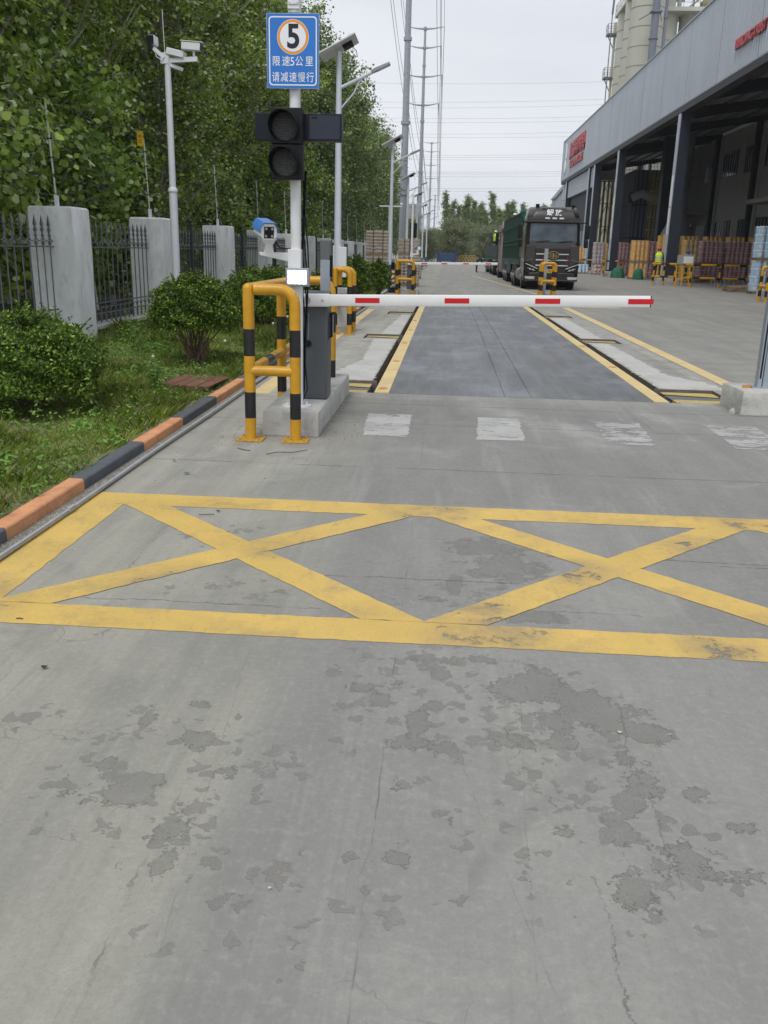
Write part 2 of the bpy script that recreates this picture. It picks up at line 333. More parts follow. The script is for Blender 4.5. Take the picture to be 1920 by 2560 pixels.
    for an, c_, xa, xb, ya, yb, kk in ((-8, -.42, -.4, .2, 1.9, 2.6, .3), (62, 2.2, -.1, .9, 1.4, 2.4, .25), (12, .62, -.2, .5, 1.5, 2.5, .3), (-50, -1.9, .2, 1.0, 1.5, 2.9, .25), (5, -.45, -1, 0, 1.3, 3.2, .3), (-3, .18, 0, .5, 1.4, 3.2, .3), (80, 2.62, -.8, .6, 2.2, 2.9, .2)):
        sc_ = ma('MULTIPLY', line(rot(R(an)), c_, .003, .4), ma('MULTIPLY', ma('MULTIPLY', rng(X, xa, xb), rng(Y, ya, yb)), mr(noise(7, 6, .7), .42, .6)))
        col = mix(ma('MULTIPLY', sc_, kk), col, (.1, .1, .1))
    lines = ma('MULTIPLY', line(X, -.14, .002, .25), mr(noise(3, 4, .7), .45, .6, .0, .6))
    lines = ma('MAXIMUM', lines, ma('MULTIPLY', line(X, -.72, .003, 1.0), ma('MULTIPLY', ma('LESS_THAN', Y, 2.3), mr(noise(4, 4, .7), .48, .6, 0, .35))))
    for yc, wd in ((8.1, .012), (6.35, .01), (9.2, .012), (13.2, .015), (20, .02)):
        lines = ma('MAXIMUM', lines, ma('MULTIPLY', line(Y, yc, wd, .25), mr(noise(2, 4, .7), .4, .5, .25, .85)))
    for yc, xa, xb, wd in ((4.05, -.6, .45, .008), (4.5, .6, 1.9, .01), (3.72, .4, .95, .006), (4.45, 1.5, 2.4, .008), (3.62, -1.6, -.5, .007)):
        lines = ma('MAXIMUM', lines, ma('MULTIPLY', ma('MULTIPLY', line(Y, yc, wd*.6, 1.1), ma('MULTIPLY', rng(X, xa, xb), mr(noise(5, 5, .7), .4, .52, .2, 1))), .8))
    for xc, ya, yb in ((.66, 1.9, 2.9), (.45, 1.3, 1.95), (2.3, 9, 40), (-1.55, 3.7, 5.1)):
        lines = ma('MAXIMUM', lines, ma('MULTIPLY', ma('MULTIPLY', line(X, xc, .0017, 1.5), ma('MULTIPLY', rng(Y, ya, yb), mr(noise(6, 5, .7), .4, .56, 0, .8))), .5))
    v2 = N('ShaderNodeTexVoronoi'); v2.feature = 'DISTANCE_TO_EDGE'; v2.inputs['Scale'].default_value = 2.1
    av2 = N('ShaderNodeVectorMath'); av2.operation = 'MULTIPLY_ADD'; dn2 = N('ShaderNodeTexNoise'); dn2.inputs['Scale'].default_value = 3.5; dn2.inputs['Detail'].default_value = 7; L(P, dn2.inputs['Vector'])
    L(dn2.outputs['Color'], av2.inputs[0]); av2.inputs[1].default_value = (.6, .6, 0); L(P, av2.inputs[2]); L(av2.outputs[0], v2.inputs['Vector'])
    ck = ma('MULTIPLY', mr(v2.outputs['Distance'], .001, .005, 1, 0), mr(noise(1.1, 4, .6), .54, .62))
    lines = ma('MAXIMUM', lines, ma('MULTIPLY', ck, .5))
    col = mix(ma('MULTIPLY', lines, .8), col, (.08, .08, .077))
    warm = N('ShaderNodeMix'); warm.data_type = 'RGBA'; warm.blend_type = 'MULTIPLY'; warm.inputs[0].default_value = 1; L(col, warm.inputs[6]); warm.inputs[7].default_value = (.985, .97, .925, 1); col = warm.outputs[2]
    L(col, b.inputs['Base Color']); b.inputs['Specular IOR Level'].default_value = .3
    L(mr(noise(4, 5, .6), .3, .7, .62, .85), b.inputs['Roughness'])
    h = ma('ADD', ma('MULTIPLY', hole, -1.0), ma('ADD', ma('MULTIPLY', ma('MULTIPLY', hole, noise(190, 3, .7)), .8), ma('ADD', ma('MULTIPLY', lines, -1.2), ma('MULTIPLY', noise(60, 8, .7), .22))))
    bp = N('ShaderNodeBump'); bp.inputs['Strength'].default_value = .7; bp.inputs['Distance'].default_value = .004
    L(h, bp.inputs['Height']); L(bp.outputs[0], b.inputs['Normal'])
    return m
ground = bpy.data.objects.new('ground', gm); C.objects.link(ground); gm.materials.append(ground_mat()); tag(ground, kind='structure')
# painted markings
def road_paint(name, col, wear, thr, AL=(7, 12, .82)):
    m = bpy.data.materials.new(name); t, b, L = nodes(m); N = t.nodes.new
    g = N('ShaderNodeNewGeometry'); P = g.outputs['Position']
    def nz(s, d=7, r=.7, st=None):
        n = N('ShaderNodeTexNoise'); n.inputs['Scale'].default_value = s; n.inputs['Detail'].default_value = d; n.inputs['Roughness'].default_value = r
        if st:
            q = N('ShaderNodeMapping'); q.inputs['Scale'].default_value = st; L(P, q.inputs[0]); L(q.outputs[0], n.inputs['Vector'])
        else: L(P, n.inputs['Vector'])
        return n.outputs['Fac']
    def mr(v, a, c, d=0, e=1):
        n = N('ShaderNodeMapRange'); L(v, n.inputs[0])
        for k, x in zip((1, 2, 3, 4), (a, c, d, e)): n.inputs[k].default_value = x
        return n.outputs[0]
    def mix(f, a, c):
        n = N('ShaderNodeMix'); n.data_type = 'RGBA'; L(f, n.inputs[0])
        for k, v in ((6, a), (7, c)):
            if isinstance(v, tuple): n.inputs[k].default_value = (*v, 1)
            else: L(v, n.inputs[k])
        return n.outputs[2]
    c = mix(mr(nz(1.6), .3, .7), tuple(x*.86 for x in col), tuple(min(1, x*1.08) for x in col))
    c = mix(mr(nz(1.7, 10, .78), .5, .68, 0, wear*.85), c, tuple(x*.4+.08 for x in col))
    worn = None
    for wx, wy, wr in ((-.05, 5.22, .4), (.25, 3.42, .42), (.75, 4.25, .3), (-2.1, 3.5, .4), (-1.3, 3.85, .4), (.2, 3.75, .3), (1.5, 4.75, .3), (-.85, 4.4, .25), (1.9, 5.2, .3), (1.2, 3.42, .25)):
        d_ = N('ShaderNodeVectorMath'); d_.operation = 'DISTANCE'; L(P, d_.inputs[0]); d_.inputs[1].default_value = (wx, wy, 0); q_ = mr(d_.outputs['Value'], wr*.2, wr, 1, 0)
        if worn is None: worn = q_
        else: m_ = N('ShaderNodeMath'); m_.operation = 'MAXIMUM'; L(worn, m_.inputs[0]); L(q_, m_.inputs[1]); worn = m_.outputs[0]
    wn_ = N('ShaderNodeMath'); wn_.operation = 'MULTIPLY'; L(worn, wn_.inputs[0]); L(mr(nz(3.2, 9, .72), .36, .62, .1, 1), wn_.inputs[1])
    c = mix(mr(wn_.outputs[0], .1, .8, 0, .95), c, tuple(x*.33+.1 for x in col))
    c = mix(mr(nz(9, 8, .75, (1, .35, 1)), .55, .75, 0, wear*.6), c, (.2, .19, .17))
    c = mix(mr(nz(120, 3, .6), .35, .7, 0, .3), c, tuple(x*.55 for x in col))
    L(c, b.inputs['Base Color']); b.inputs['Roughness'].default_value = .6; b.inputs['Specular IOR Level'].default_value = .35
    bp = N('ShaderNodeBump'); bp.inputs['Strength'].default_value = .5; bp.inputs['Distance'].default_value = .003; L(nz(90, 5), bp.inputs['Height']); L(bp.outputs[0], b.inputs['Normal'])
    ad_ = N('ShaderNodeMath'); ad_.operation = 'MULTIPLY_ADD'; L(wn_.outputs[0], ad_.inputs[0]); ad_.inputs[1].default_value = .2; L(nz(*AL), ad_.inputs[2])
    al = mr(ad_.outputs[0], thr, thr+.05, 1, 0)
    tr = N('ShaderNodeBsdfTransparent'); ms = N('ShaderNodeMixShader'); L(al, ms.inputs[0]); L(tr.outputs[0], ms.inputs[1]); L(b.outputs[0], ms.inputs[2])
    L(ms.outputs[0], t.nodes['Material Output'].inputs[0]); return m
py_ = road_paint('yellow_road_paint', (.66, .455, .13), 1.0, .645)
py_pale = road_paint('pale_yellow_road_paint', (.72, .56, .27), .5, .7)
pw_ = road_paint('worn_white_road_paint', (.47, .468, .455), .8, .545, (2.8, 14, .82, (1, 2.2, 1)))
def ragged(pts, step=.035, amp=.006):
    out = []; n = len(pts)
    for i in range(n):
        a = Vector(pts[i]); b = Vector(pts[(i+1) % n]); k = max(1, int((b-a).length/step)); d = (b-a).normalized(); p = Vector((-d.y, d.x))
        for j in range(k):
            q = a+(b-a)*(j/k); out.append(q+p*amp*(mnoise.noise(Vector((q.x*14, q.y*14, 3)))*1.3 if j else 0))
    return out
def marking(pts, m, z=.002, amp=.006):
    q = ragged(pts, amp=amp); mb = MB(); mb.add([(p.x, p.y, z) for p in q], [tuple(range(len(q)))])
    o = mb.build('road_marking', m, smooth=0); o['kind'] = 'structure'; return o
marking([(-2.19, 5.12), (3.9, 5.12), (3.9, 5.37), (-2.19, 5.37)], py_)
marking([(-1.95, 3.31), (3.9, 3.3), (3.9, 3.53), (-1.95, 3.53)], py_)
marking([(-2.19, 3.31), (-1.95, 3.31), (-1.95, 5.12), (-2.19, 5.12)], py_, .0022)
def diag(a, b, wd=.1, z=.0085):
    a = Vector(a); b = Vector(b); d = (b-a).normalized(); p = Vector((-d.y, d.x))*wd
    # cut flush with the horizontal bands
    def hit(o, y): t = (y-o.y)/d.y; return (o.x+d.x*t, y)
    ya, yb = a.y, b.y
    return marking([hit(a-p, ya), hit(a-p, yb), hit(a+p, yb), hit(a+p, ya)], py_, z)
for (tl, tr, bl, br) in ((-1.8, -.28, -1.85, -.17), (.12, 1.7, .1, 1.78), (2.05, 3.6, 2.0, 3.7)):
    diag((tl, 5.12), (br, 3.53), .1, .0028); diag((bl, 3.53), (tr, 5.12), .1, .0034)
marking([(3.58, 11.0), (3.78, 11.0), (3.84, 28.2), (3.62, 28.2)], py_pale)
marking([(-2.12, 9.6), (-1.92, 9.6), (-1.96, 24.8), (-2.14, 24.8)], py_pale)
marking([(-2.14, 28.6), (5.5, 28.6), (5.5, 28.95), (-2.14, 28.95)], py_pale)
marking([(4.2, 30), (4.32, 30), (1.9, 66), (1.78, 66)], py_pale)
# white-washed concrete margins along the weighbridge
pw2_ = road_paint('faded_white_road_paint', (.44, .438, .425), .9, .5, (2.4, 14, .82, (1, 2.0, 1)))
marg = road_paint('bare_pale_concrete', (.53, .525, .5), .6, .6, (4, 14, .85))
marking([(-1.55, 10.9), (-.875, 10.9), (-.875, 16.36), (-1.3, 16.36), (-1.2, 13)], marg, amp=.05)
marking([(-1.25, 17.34), (-.875, 17.34), (-.875, 23.05), (-1.1, 23.05)], marg, amp=.05)
marking([(2.69, 11.02), (3.5, 11.02), (3.45, 11.7), (3.1, 12.3), (3.05, 16.7), (2.69, 16.7)], marg, amp=.06)
marking([(2.69, 17.65), (3.1, 17.65), (3.1, 23.35), (2.69, 23.35)], marg, amp=.05)
for x0, x1, x2, x3 in ((-.68, -.28, -.29, -.72), (.32, .74, .76, .37), (1.46, 1.86, 1.93, 1.49), (2.53, 3.0, 3.04, 2.56)):
    marking([(x0, 7.5), (x1, 7.52), (x2, 8.6), (x3, 8.58)], pw_ if x0 < 1 else pw2_, amp=.02)
# weighbridge pit and deck
pit_m = mat('pit_concrete', (.13, .115, .1), .9, var=.3)
mb = MB(); mb.box(-1.52, 3.34, 9.9, 28.02, -1.0, -.7)
for h in HOLES[:1]+HOLE_L+HOLE_R:
    pass
def wallrect(mb, x0, x1, y0, y1, skip=''):
    if 'S' not in skip: mb.box(x0-.05, x1+.05, y0-.05, y0-.002, -.8, -.002)
    if 'N' not in skip: mb.box(x0-.05, x1+.05, y1+.002, y1+.05, -.8, -.002)
    if 'W' not in skip: mb.box(x0-.05, x0-.002, y0, y1, -.8, -.002)
    if 'E' not in skip: mb.box(x1+.002, x1+.05, y0, y1, -.8, -.002)
wallrect(mb, -.86, 2.67, 9.92, 28.0, 'WE')
for h in HOLE_L: wallrect(mb, *h, skip='E')
for h in HOLE_R: wallrect(mb, *h, skip='W')
seg = [9.92, 9.98]
def sidewall(mb, x, holes, sgn):
    y = 9.92
    for h in holes:
        if h[2] > y+.01: mb.box(min(x, x+sgn*.05), max(x, x+sgn*.05), y, h[2], -.8, -.002)
        y = h[3]
    mb.box(min(x, x+sgn*.05), max(x, x+sgn*.05), y, 28.0, -.8, -.002)
sidewall(mb, -.862, HOLE_L, -1); sidewall(mb, 2.672, HOLE_R, 1)
o = mb.build('weighbridge_pit', pit_m); o['kind'] = 'structure'
wb = empty('weighbridge', (0, 9.92, 0), 'grey steel weighbridge deck with yellow edge strips set in the ground', 'weighbridge')
def deck_mat():
    m = bpy.data.materials.new('deck_steel'); t, b, L = nodes(m); N = t.nodes.new
    g = N('ShaderNodeNewGeometry'); P = g.outputs['Position']
    def nz(s, d=7, r=.65, st=None, rot=0):
        n = N('ShaderNodeTexNoise'); n.inputs['Scale'].default_value = s; n.inputs['Detail'].default_value = d; n.inputs['Roughness'].default_value = r
        q = N('ShaderNodeMapping'); q.inputs['Scale'].default_value = st or (1, 1, 1); q.inputs['Rotation'].default_value = (0, 0, rot); L(P, q.inputs[0]); L(q.outputs[0], n.inputs['Vector']); return n.outputs['Fac']
    def mr(v, a, c, d=0, e=1):
        n = N('ShaderNodeMapRange'); L(v, n.inputs[0])
        for k, x in zip((1, 2, 3, 4), (a, c, d, e)): n.inputs[k].default_value = x
        return n.outputs[0]
    def mix(f, a, c):
        n = N('ShaderNodeMix'); n.data_type = 'RGBA'; L(f, n.inputs[0])
        for k, v in ((6, a), (7, c)):
            if isinstance(v, tuple): n.inputs[k].default_value = (*v, 1)
            else: L(v, n.inputs[k])
        return n.outputs[2]
    c = mix(mr(nz(.8), .3, .7), (.1, .103, .108), (.145, .149, .154))
    c = mix(mr(nz(1.6, 9, .7, (3, .25, 1), R(3)), .45, .75, 0, .8), c, (.23, .235, .245))
    c = mix(mr(nz(1.1, 8, .7, (1, .5, 1)), .5, .64, 0, .7), c, (.26, .27, .285))
    c = mix(mr(nz(3, 8, .7, (4, .08, 1)), .55, .75, 0, .6), c, (.085, .087, .092))
    c = mix(mr(nz(70, 4, .6), .4, .7, 0, .25), c, (.09, .095, .1))
    L(c, b.inputs['Base Color']); b.inputs['Roughness'].default_value = .5; b.inputs['Metallic'].default_value = .15
    bp = N('ShaderNodeBump'); bp.inputs['Strength'].default_value = .25; bp.inputs['Distance'].default_value = .004; L(nz(35, 6), bp.inputs['Height']); L(bp.outputs[0], b.inputs['Normal'])
    return m
deck_m = deck_mat()
for k, (a, c) in enumerate(((0.015, 6.0), (6.012, 12.02), (12.035, 18.06))):
    mb = MB(); mb.box(-.60, 2.38, a, c, -.28, .0)
    mb.build('deck_plate', deck_m, wb)
mb = MB()
for x in (.72, 1.02): mb.tube([(x, .05, .001), (x+.02, 9, .001), (x, 18, .001)], .007, 6)
mb.build('weld_seam', deck_m, wb)
for x0, x1 in ((-.77, -.603), (2.383, 2.55)):
    mb = MB(); mb.box(x0, x1, .015, 18.06, -.28, .004); mb.build('edge_strip', py_pale, wb)
amber = mat('amber_reflector', (.6, .25, .04), .25, var=.1)
for x, ys_ in ((-.69, (.3, 3.0, 5.7, 8.4, 11)), (2.47, (3.1, 6.1, 9.5))):
    for y in ys_:
        s = MB(); s.loft([[(x-.055, y-.05, .004), (x+.055, y-.05, .004), (x+.055, y+.05, .004), (x-.055, y+.05, .004)], [(x-.035, y-.025, .024), (x+.035, y-.025, .024), (x+.035, y+.025, .024), (x-.035, y+.025, .024)]])
        s.mi = 1; s.box(x-.03, x+.03, y-.047, y-.04, .006, .018); s.build('road_stud', [mat('stud_body', (.5, .33, .14), .5), amber], wb)
beamy = mat('pit_yellow', (.5, .38, .13), .6, var=.2, dirt=.4)
beamg = mat('pit_grey', (.13, .135, .14), .7, var=.2)
for sx, hs in ((-1, HOLE_L), (1, HOLE_R)):
    for h in hs:
        x0, x1, y0, y1 = h; l = empty('load_cell_bracket', ((x0+x1)/2, y0, -.055), None, 'bracket', 'outrigger brackets of the weighbridge in their pits')
        side = 'left' if sx < 0 else 'right'; n_ = ['nearest', 'middle', 'farthest'][hs.index(h)]
        l['label'] = f'{n_} yellow and grey bracket plate in the open pit {side} of the weighbridge'
        w2 = (x1-x0)/2-.01; d = y1-y0-.02
        m_ = MB(); m_.box(-w2, w2, .01, d*.36, -.05, .03); m_.build('yellow_plate', beamy, l)
        m_ = MB(); m_.add([(-w2, d*.37, .02), (w2, d*.37, .02), (w2, d*.62, .02), (-w2, d*.75, .02)], [(0, 1, 2, 3)]); m_.box(-w2, w2, d*.37, d*.99, -.08, .0); m_.build('grey_plate', beamg, l)
        m_ = MB(); m_.add([(-w2, d*.8, .022), (w2, d*.67, .022), (w2, d, .022), (-w2, d, .022)], [(0, 1, 2, 3)]); m_.build('yellow_plate', beamy, l)
# ---------------------------------------------------------------- verge, woodland floor, kerb
def soil_mat(name, a, b_, c_, k=1.0):
    m = bpy.data.materials.new(name); t, b, L = nodes(m); N = t.nodes.new
    g = N('ShaderNodeNewGeometry')
    def nz(s, d=7, r=.7):
        n = N('ShaderNodeTexNoise'); n.inputs['Scale'].default_value = s; n.inputs['Detail'].default_value = d; n.inputs['Roughness'].default_value = r; L(g.outputs['Position'], n.inputs['Vector']); return n.outputs['Fac']
    r = N('ShaderNodeValToRGB'); r.color_ramp.elements[0].position = .3; r.color_ramp.elements[1].position = .75
    r.color_ramp.elements[0].color = (*a, 1); r.color_ramp.elements[1].color = (*c_, 1); e = r.color_ramp.elements.new(.5); e.color = (*b_, 1)
    L(nz(2.5*k), r.inputs[0]); x = N('ShaderNodeMix'); x.data_type = 'RGBA'; x.blend_type = 'MULTIPLY'; x.inputs[0].default_value = .6
    r2 = N('ShaderNodeValToRGB'); r2.color_ramp.elements[0].position = .35; r2.color_ramp.elements[1].position = .65; r2.color_ramp.elements[0].color = (.4, .4, .4, 1); r2.color_ramp.elements[1].color = (1.4, 1.4, 1.4, 1)
    L(nz(60), r2.inputs[0]); L(r.outputs[0], x.inputs[6]); L(r2.outputs[0], x.inputs[7]); L(x.outputs[2], b.inputs['Base Color'])
    b.inputs['Roughness'].default_value = .95; b.inputs['Specular IOR Level'].default_value = .1
    bp = N('ShaderNodeBump'); bp.inputs['Strength'].default_value = .8; bp.inputs['Distance'].default_value = .02; L(nz(45), bp.inputs['Height']); L(bp.outputs[0], b.inputs['Normal']); return m
def vz(X, Y):
    return .06+.03*np.clip(-X-2.5, 0, 1)*np.sin(X*2.3+Y*.7)*np.sin(Y*1.1)+.012*np.sin(X*9+Y*5)+.012*np.sin(Y*8-X*4)-.03*np.clip((-4.8-X), 0, 1)
vx = np.concatenate([np.arange(-5.75, -2.5, .12), [-2.418]]); vy = np.concatenate([np.arange(-2, 30, .15), np.arange(30, 130, 2)])
vm, _, _ = grid_mesh(vx, vy, (), vz)
verge = bpy.data.objects.new('verge', vm); C.objects.link(verge); vm.materials.append(soil_mat('verge_soil', (.14, .18, .05), (.2, .21, .09), (.34, .3, .23))); verge['kind'] = 'structure'; vm.shade_smooth()
wm, _, _ = grid_mesh(np.linspace(-70, -5.9, 30), np.linspace(-5, 200, 60), (), lambda X, Y: .03+.02*np.sin(X*.8)*np.sin(Y*.6))
wood_floor = bpy.data.objects.new('woodland_floor', wm); C.objects.link(wood_floor); wm.materials.append(soil_mat('wood_soil', (.05, .06, .03), (.08, .09, .05), (.12, .11, .08))); wood_floor['kind'] = 'structure'
k_or = mat('kerb_orange', (.62, .29, .14), .8, var=.2, scale=7, bump=.5, dirt=.55, dcol=(.28, .2, .15))
k_bk = mat('kerb_black', (.085, .096, .11), .7, var=.2, scale=7, bump=.3, dirt=.45, dcol=(.2, .2, .19))
mb = MB(); edges = [1.2, 2.25, 3.3, 4.35, 5.42, 6.6, 7.66, 8.85, 10.23]; y = 10.23
while y < 29: y += 1.1; edges.append(y)
edges += [31+2*i for i in range(50)]
for i in range(len(edges)-1):
    mb.mi = (i+1) % 2 if edges[i] < 10.3 else (1 if i % 2 else 0)
    if edges[i] > 30: mb.mi = 2
    a, c = edges[i]+.006, edges[i+1]-.006; dx = rnd.uniform(-.004, .004); dz = rnd.uniform(-.005, .003)
    mb.loft([[(-2.42, q, -.05), (-2.312+dx, q, -.05), (-2.312+dx, q, .066+dz), (-2.322+dx, q, .076+dz), (-2.42, q, .076+dz)] for q in (a, c)])
o = mb.build('kerb', [k_or, k_bk, conc], bevel=.004); o['kind'] = 'structure'
mb = MB(); mb.mi = 0
mb.tube([(-2.2+.006*math.sin(y*1.7), y, .024+.004*math.sin(y*.9)) for y in np.arange(1, 26, .5)], .015, 8)
for y in (8.05, 11.2, 14.4, 4.9): mb.tube([(-2.2+.006*math.sin(y*1.7), y-.04, .024), (-2.2+.006*math.sin(y*1.7), y+.04, .024)], .02, 8)
tag(mb.build('conduit_pipe', galv), 'thin galvanised conduit pipe lying along the foot of the kerb', 'pipe')
def scatter_stones(name, n, fn, s0, s1, m, lab, cat):
    mb = MB()
    for _ in range(n):
        x, y, z = fn(); s = rnd.uniform(s0, s1); k = 5
        mb.loft([[(x+s*rnd.uniform(.5, 1)*math.cos(6.28*i/k), y+s*rnd.uniform(.5, 1)*math.sin(6.28*i/k), z+h) for i in range(k)] for h in (0, s*.5)])
    o = mb.build(name, m, smooth=0); return tag(o, lab, cat, kind='stuff')
scatter_stones('gravel', 1100, lambda: (rnd.gauss(-2.255, .022) if rnd.random() < .85 else rnd.uniform(-2.2, -1.9), rnd.uniform(3, 12), 0), .003, .009, mat('grit', (.42, .4, .36), .9, var=.4, scale=30), 'pale grit gathered between the kerb and the pipe', 'grit')
scatter_stones('gravel', 260, lambda: (rnd.uniform(-1.9, -.7), rnd.gauss(7.5, .5), 0), .003, .008, mat('grit_dark', (.16, .15, .13), .9, var=.4, scale=30), 'dark crumbs of grit round the concrete plinth', 'grit')
# rusty drain cover in the verge
dg = empty('drain_cover', (-2.74, 9.55, .1), 'rusty brown slotted metal drain cover lying in the grass behind the kerb', 'drain cover', rz=R(-3))
for i in range(4):
    m_ = MB(); m_.obox((-.21+i*.142, 0, .02), (.118, .78, .014), Matrix.Rotation(R(3), 3, 'Y')); m_.build('slat', rust, dg, bevel=.002)
m_ = MB(); m_.box(-.28, .28, -.39, -.35, -.01, .012); m_.box(-.28, .28, .35, .39, -.01, .012); m_.build('frame', rust, dg)
# ---------------------------------------------------------------- guard cages of yellow and black pipe
YB = [paint_y, paint_k]
def arc(c, a, b, r, n=6): # from direction a to direction b around corner c
    c = Vector(c); a = Vector(a); b = Vector(b)
    o = c+a*r+b*r; return [o-b*r*math.cos(t)-a*r*math.sin(t) for t in [math.pi/2*i/n for i in range(n+1)]]
def leg_pts(h, top, cut=0):
    zs = [.0, .19*h/1.25, .41*h/1.25, .70*h/1.25, .93*h/1.25]
    return zs
def pipe_leg(x, y, h, r, name='leg', parent=None, bend=None, plate=True, ground=0):
    """vertical leg with painted bands; bend=(dx,dy,length) carries the pipe over into the top rail"""
    m_ = MB(); k = h/1.25; zs = [ground, .19*k, .41*k, .71*k, .93*k]; pts = [Vector((x, y, z)) for z in zs]; bands = [0, 1, 0, 1]
    if bend:
        d = Vector((bend[0], bend[1], 0)); a = arc((x, y, h), (0, 0, -1), d, .13)
        # arc goes from rail end to leg; reverse
        a = [Vector((x, y, h-.13))]+[Vector((x, y, h-.13))+d*(.13*(1-math.cos(t)))+Vector((0, 0, .13*math.sin(t))) for t in [math.pi/2*i/7 for i in range(1, 8)]]
        a.append(Vector((x, y, h))+d*bend[2]); pts += a; bands += [0]*len(a)
    else:
        pts.append(Vector((x, y, h))); bands.append(0)
    m_.tube(pts, r, 20, bands=bands)
    o = m_.build(name, YB, parent)
    if plate:
        m_ = MB(); m_.box(x-.11, x+.11, y-.1, y+.1, .001, .011)
        for sx in (-.08, .08):
            for sy in (-.07, .07): m_.cyl((x+sx, y+sy, .011), (x+sx, y+sy, .028), .009, n=6)
        p = m_.build('foot_plate', mat('yellow_plate_worn', (.5, .28, .03), .6, var=.2, scale=20, dirt=.8, dcol=(.09, .06, .04)), parent, bevel=.002)
    return o
def rail(p0, p1, r, parent, name='rail', bands=(0,)):
    m_ = MB(); p0 = Vector(p0); p1 = Vector(p1); n = len(bands); m_.tube([p0+(p1-p0)*i/n for i in range(n+1)], r, 18, bands=list(bands)); return m_.build(name, YB, parent)
def cage(loc, W, D, h, r, label, mid=True, group=None, back_ground=0, rz=0):
    """U-plan cage: front hoop, left side rail, back hoop"""
    t = empty('guard_cage', loc, label, 'guard cage', group, rz)
    pipe_leg(W, 0, h, r, 'leg', t, (-1, 0, W-.05)); pipe_leg(0, 0, h, r, 'leg', t)
    m_ = MB(); m_.ball((0, 0, h), r*1.02, 16); m_.build('corner', paint_y, t)
    rail((0, .02, h), (0, D, h), r, t, 'top_rail')
    pipe_leg(W, D, h, r, 'leg', t, (-1, 0, W-.05), plate=False); pipe_leg(0, D, h, r, 'leg', t, plate=False)
    if mid: pipe_leg(0, D*.62, h, r, 'leg', t, plate=False)
    hh = h*.47
    rail((0, 0, hh), (W, 0, hh), r*.92, t, 'cross_rail'); rail((0, .03, hh), (0, D, hh), r*.88, t, 'cross_rail', (0, 0, 1, 0, 0, 0, 0, 0)); rail((0, D, hh), (W, D, hh), r*.92, t, 'cross_rail')
    return t
cage((-1.59, 7.17, 0), .38, 2.35, 1.235, .046, 'large yellow and black pipe cage guarding the front barrier cabinet and its concrete plinth')
# ---------------------------------------------------------------- plinth
def plinth(x0, x1, y0, y1, h, label, top_in=.01):
    m_ = MB(); n = 6
    def ring(z, k, j):
        pts = []
        for (ax, ay, bx, by) in ((x0+k, y0+k, x1-k, y0+k), (x1-k, y0+k, x1-k, y1-k), (x1-k, y1-k, x0+k, y1-k), (x0+k, y1-k, x0+k, y0+k)):
            for i in range(n):
                u = i/n; px, py = ax+(bx-ax)*u, ay+(by-ay)*u
                q = mnoise.noise(Vector((px*5, py*5, z*9+j)))*.012*(1 if 0 < i else .5); pts.append((px+q, py-q, z+mnoise.noise(Vector((px*7, py*7, 4)))*.004))
        return pts
    m_.loft([ring(-.02, 0, 0), ring(h*.5, 0, 1), ring(h-.014, 0.002, 2), ring(h, .016, 3)])
    o = m_.build('concrete_plinth', conc, smooth=50); return tag(o, label, 'plinth')
plinth(-1.53, -1.05, 7.38, 9.85, .22, 'long low concrete plinth under the front barrier cabinet and signal pole')
plinth(3.12, 3.95, 9.28, 10.0, .24, 'chipped concrete block under the grey steel post at the right edge')
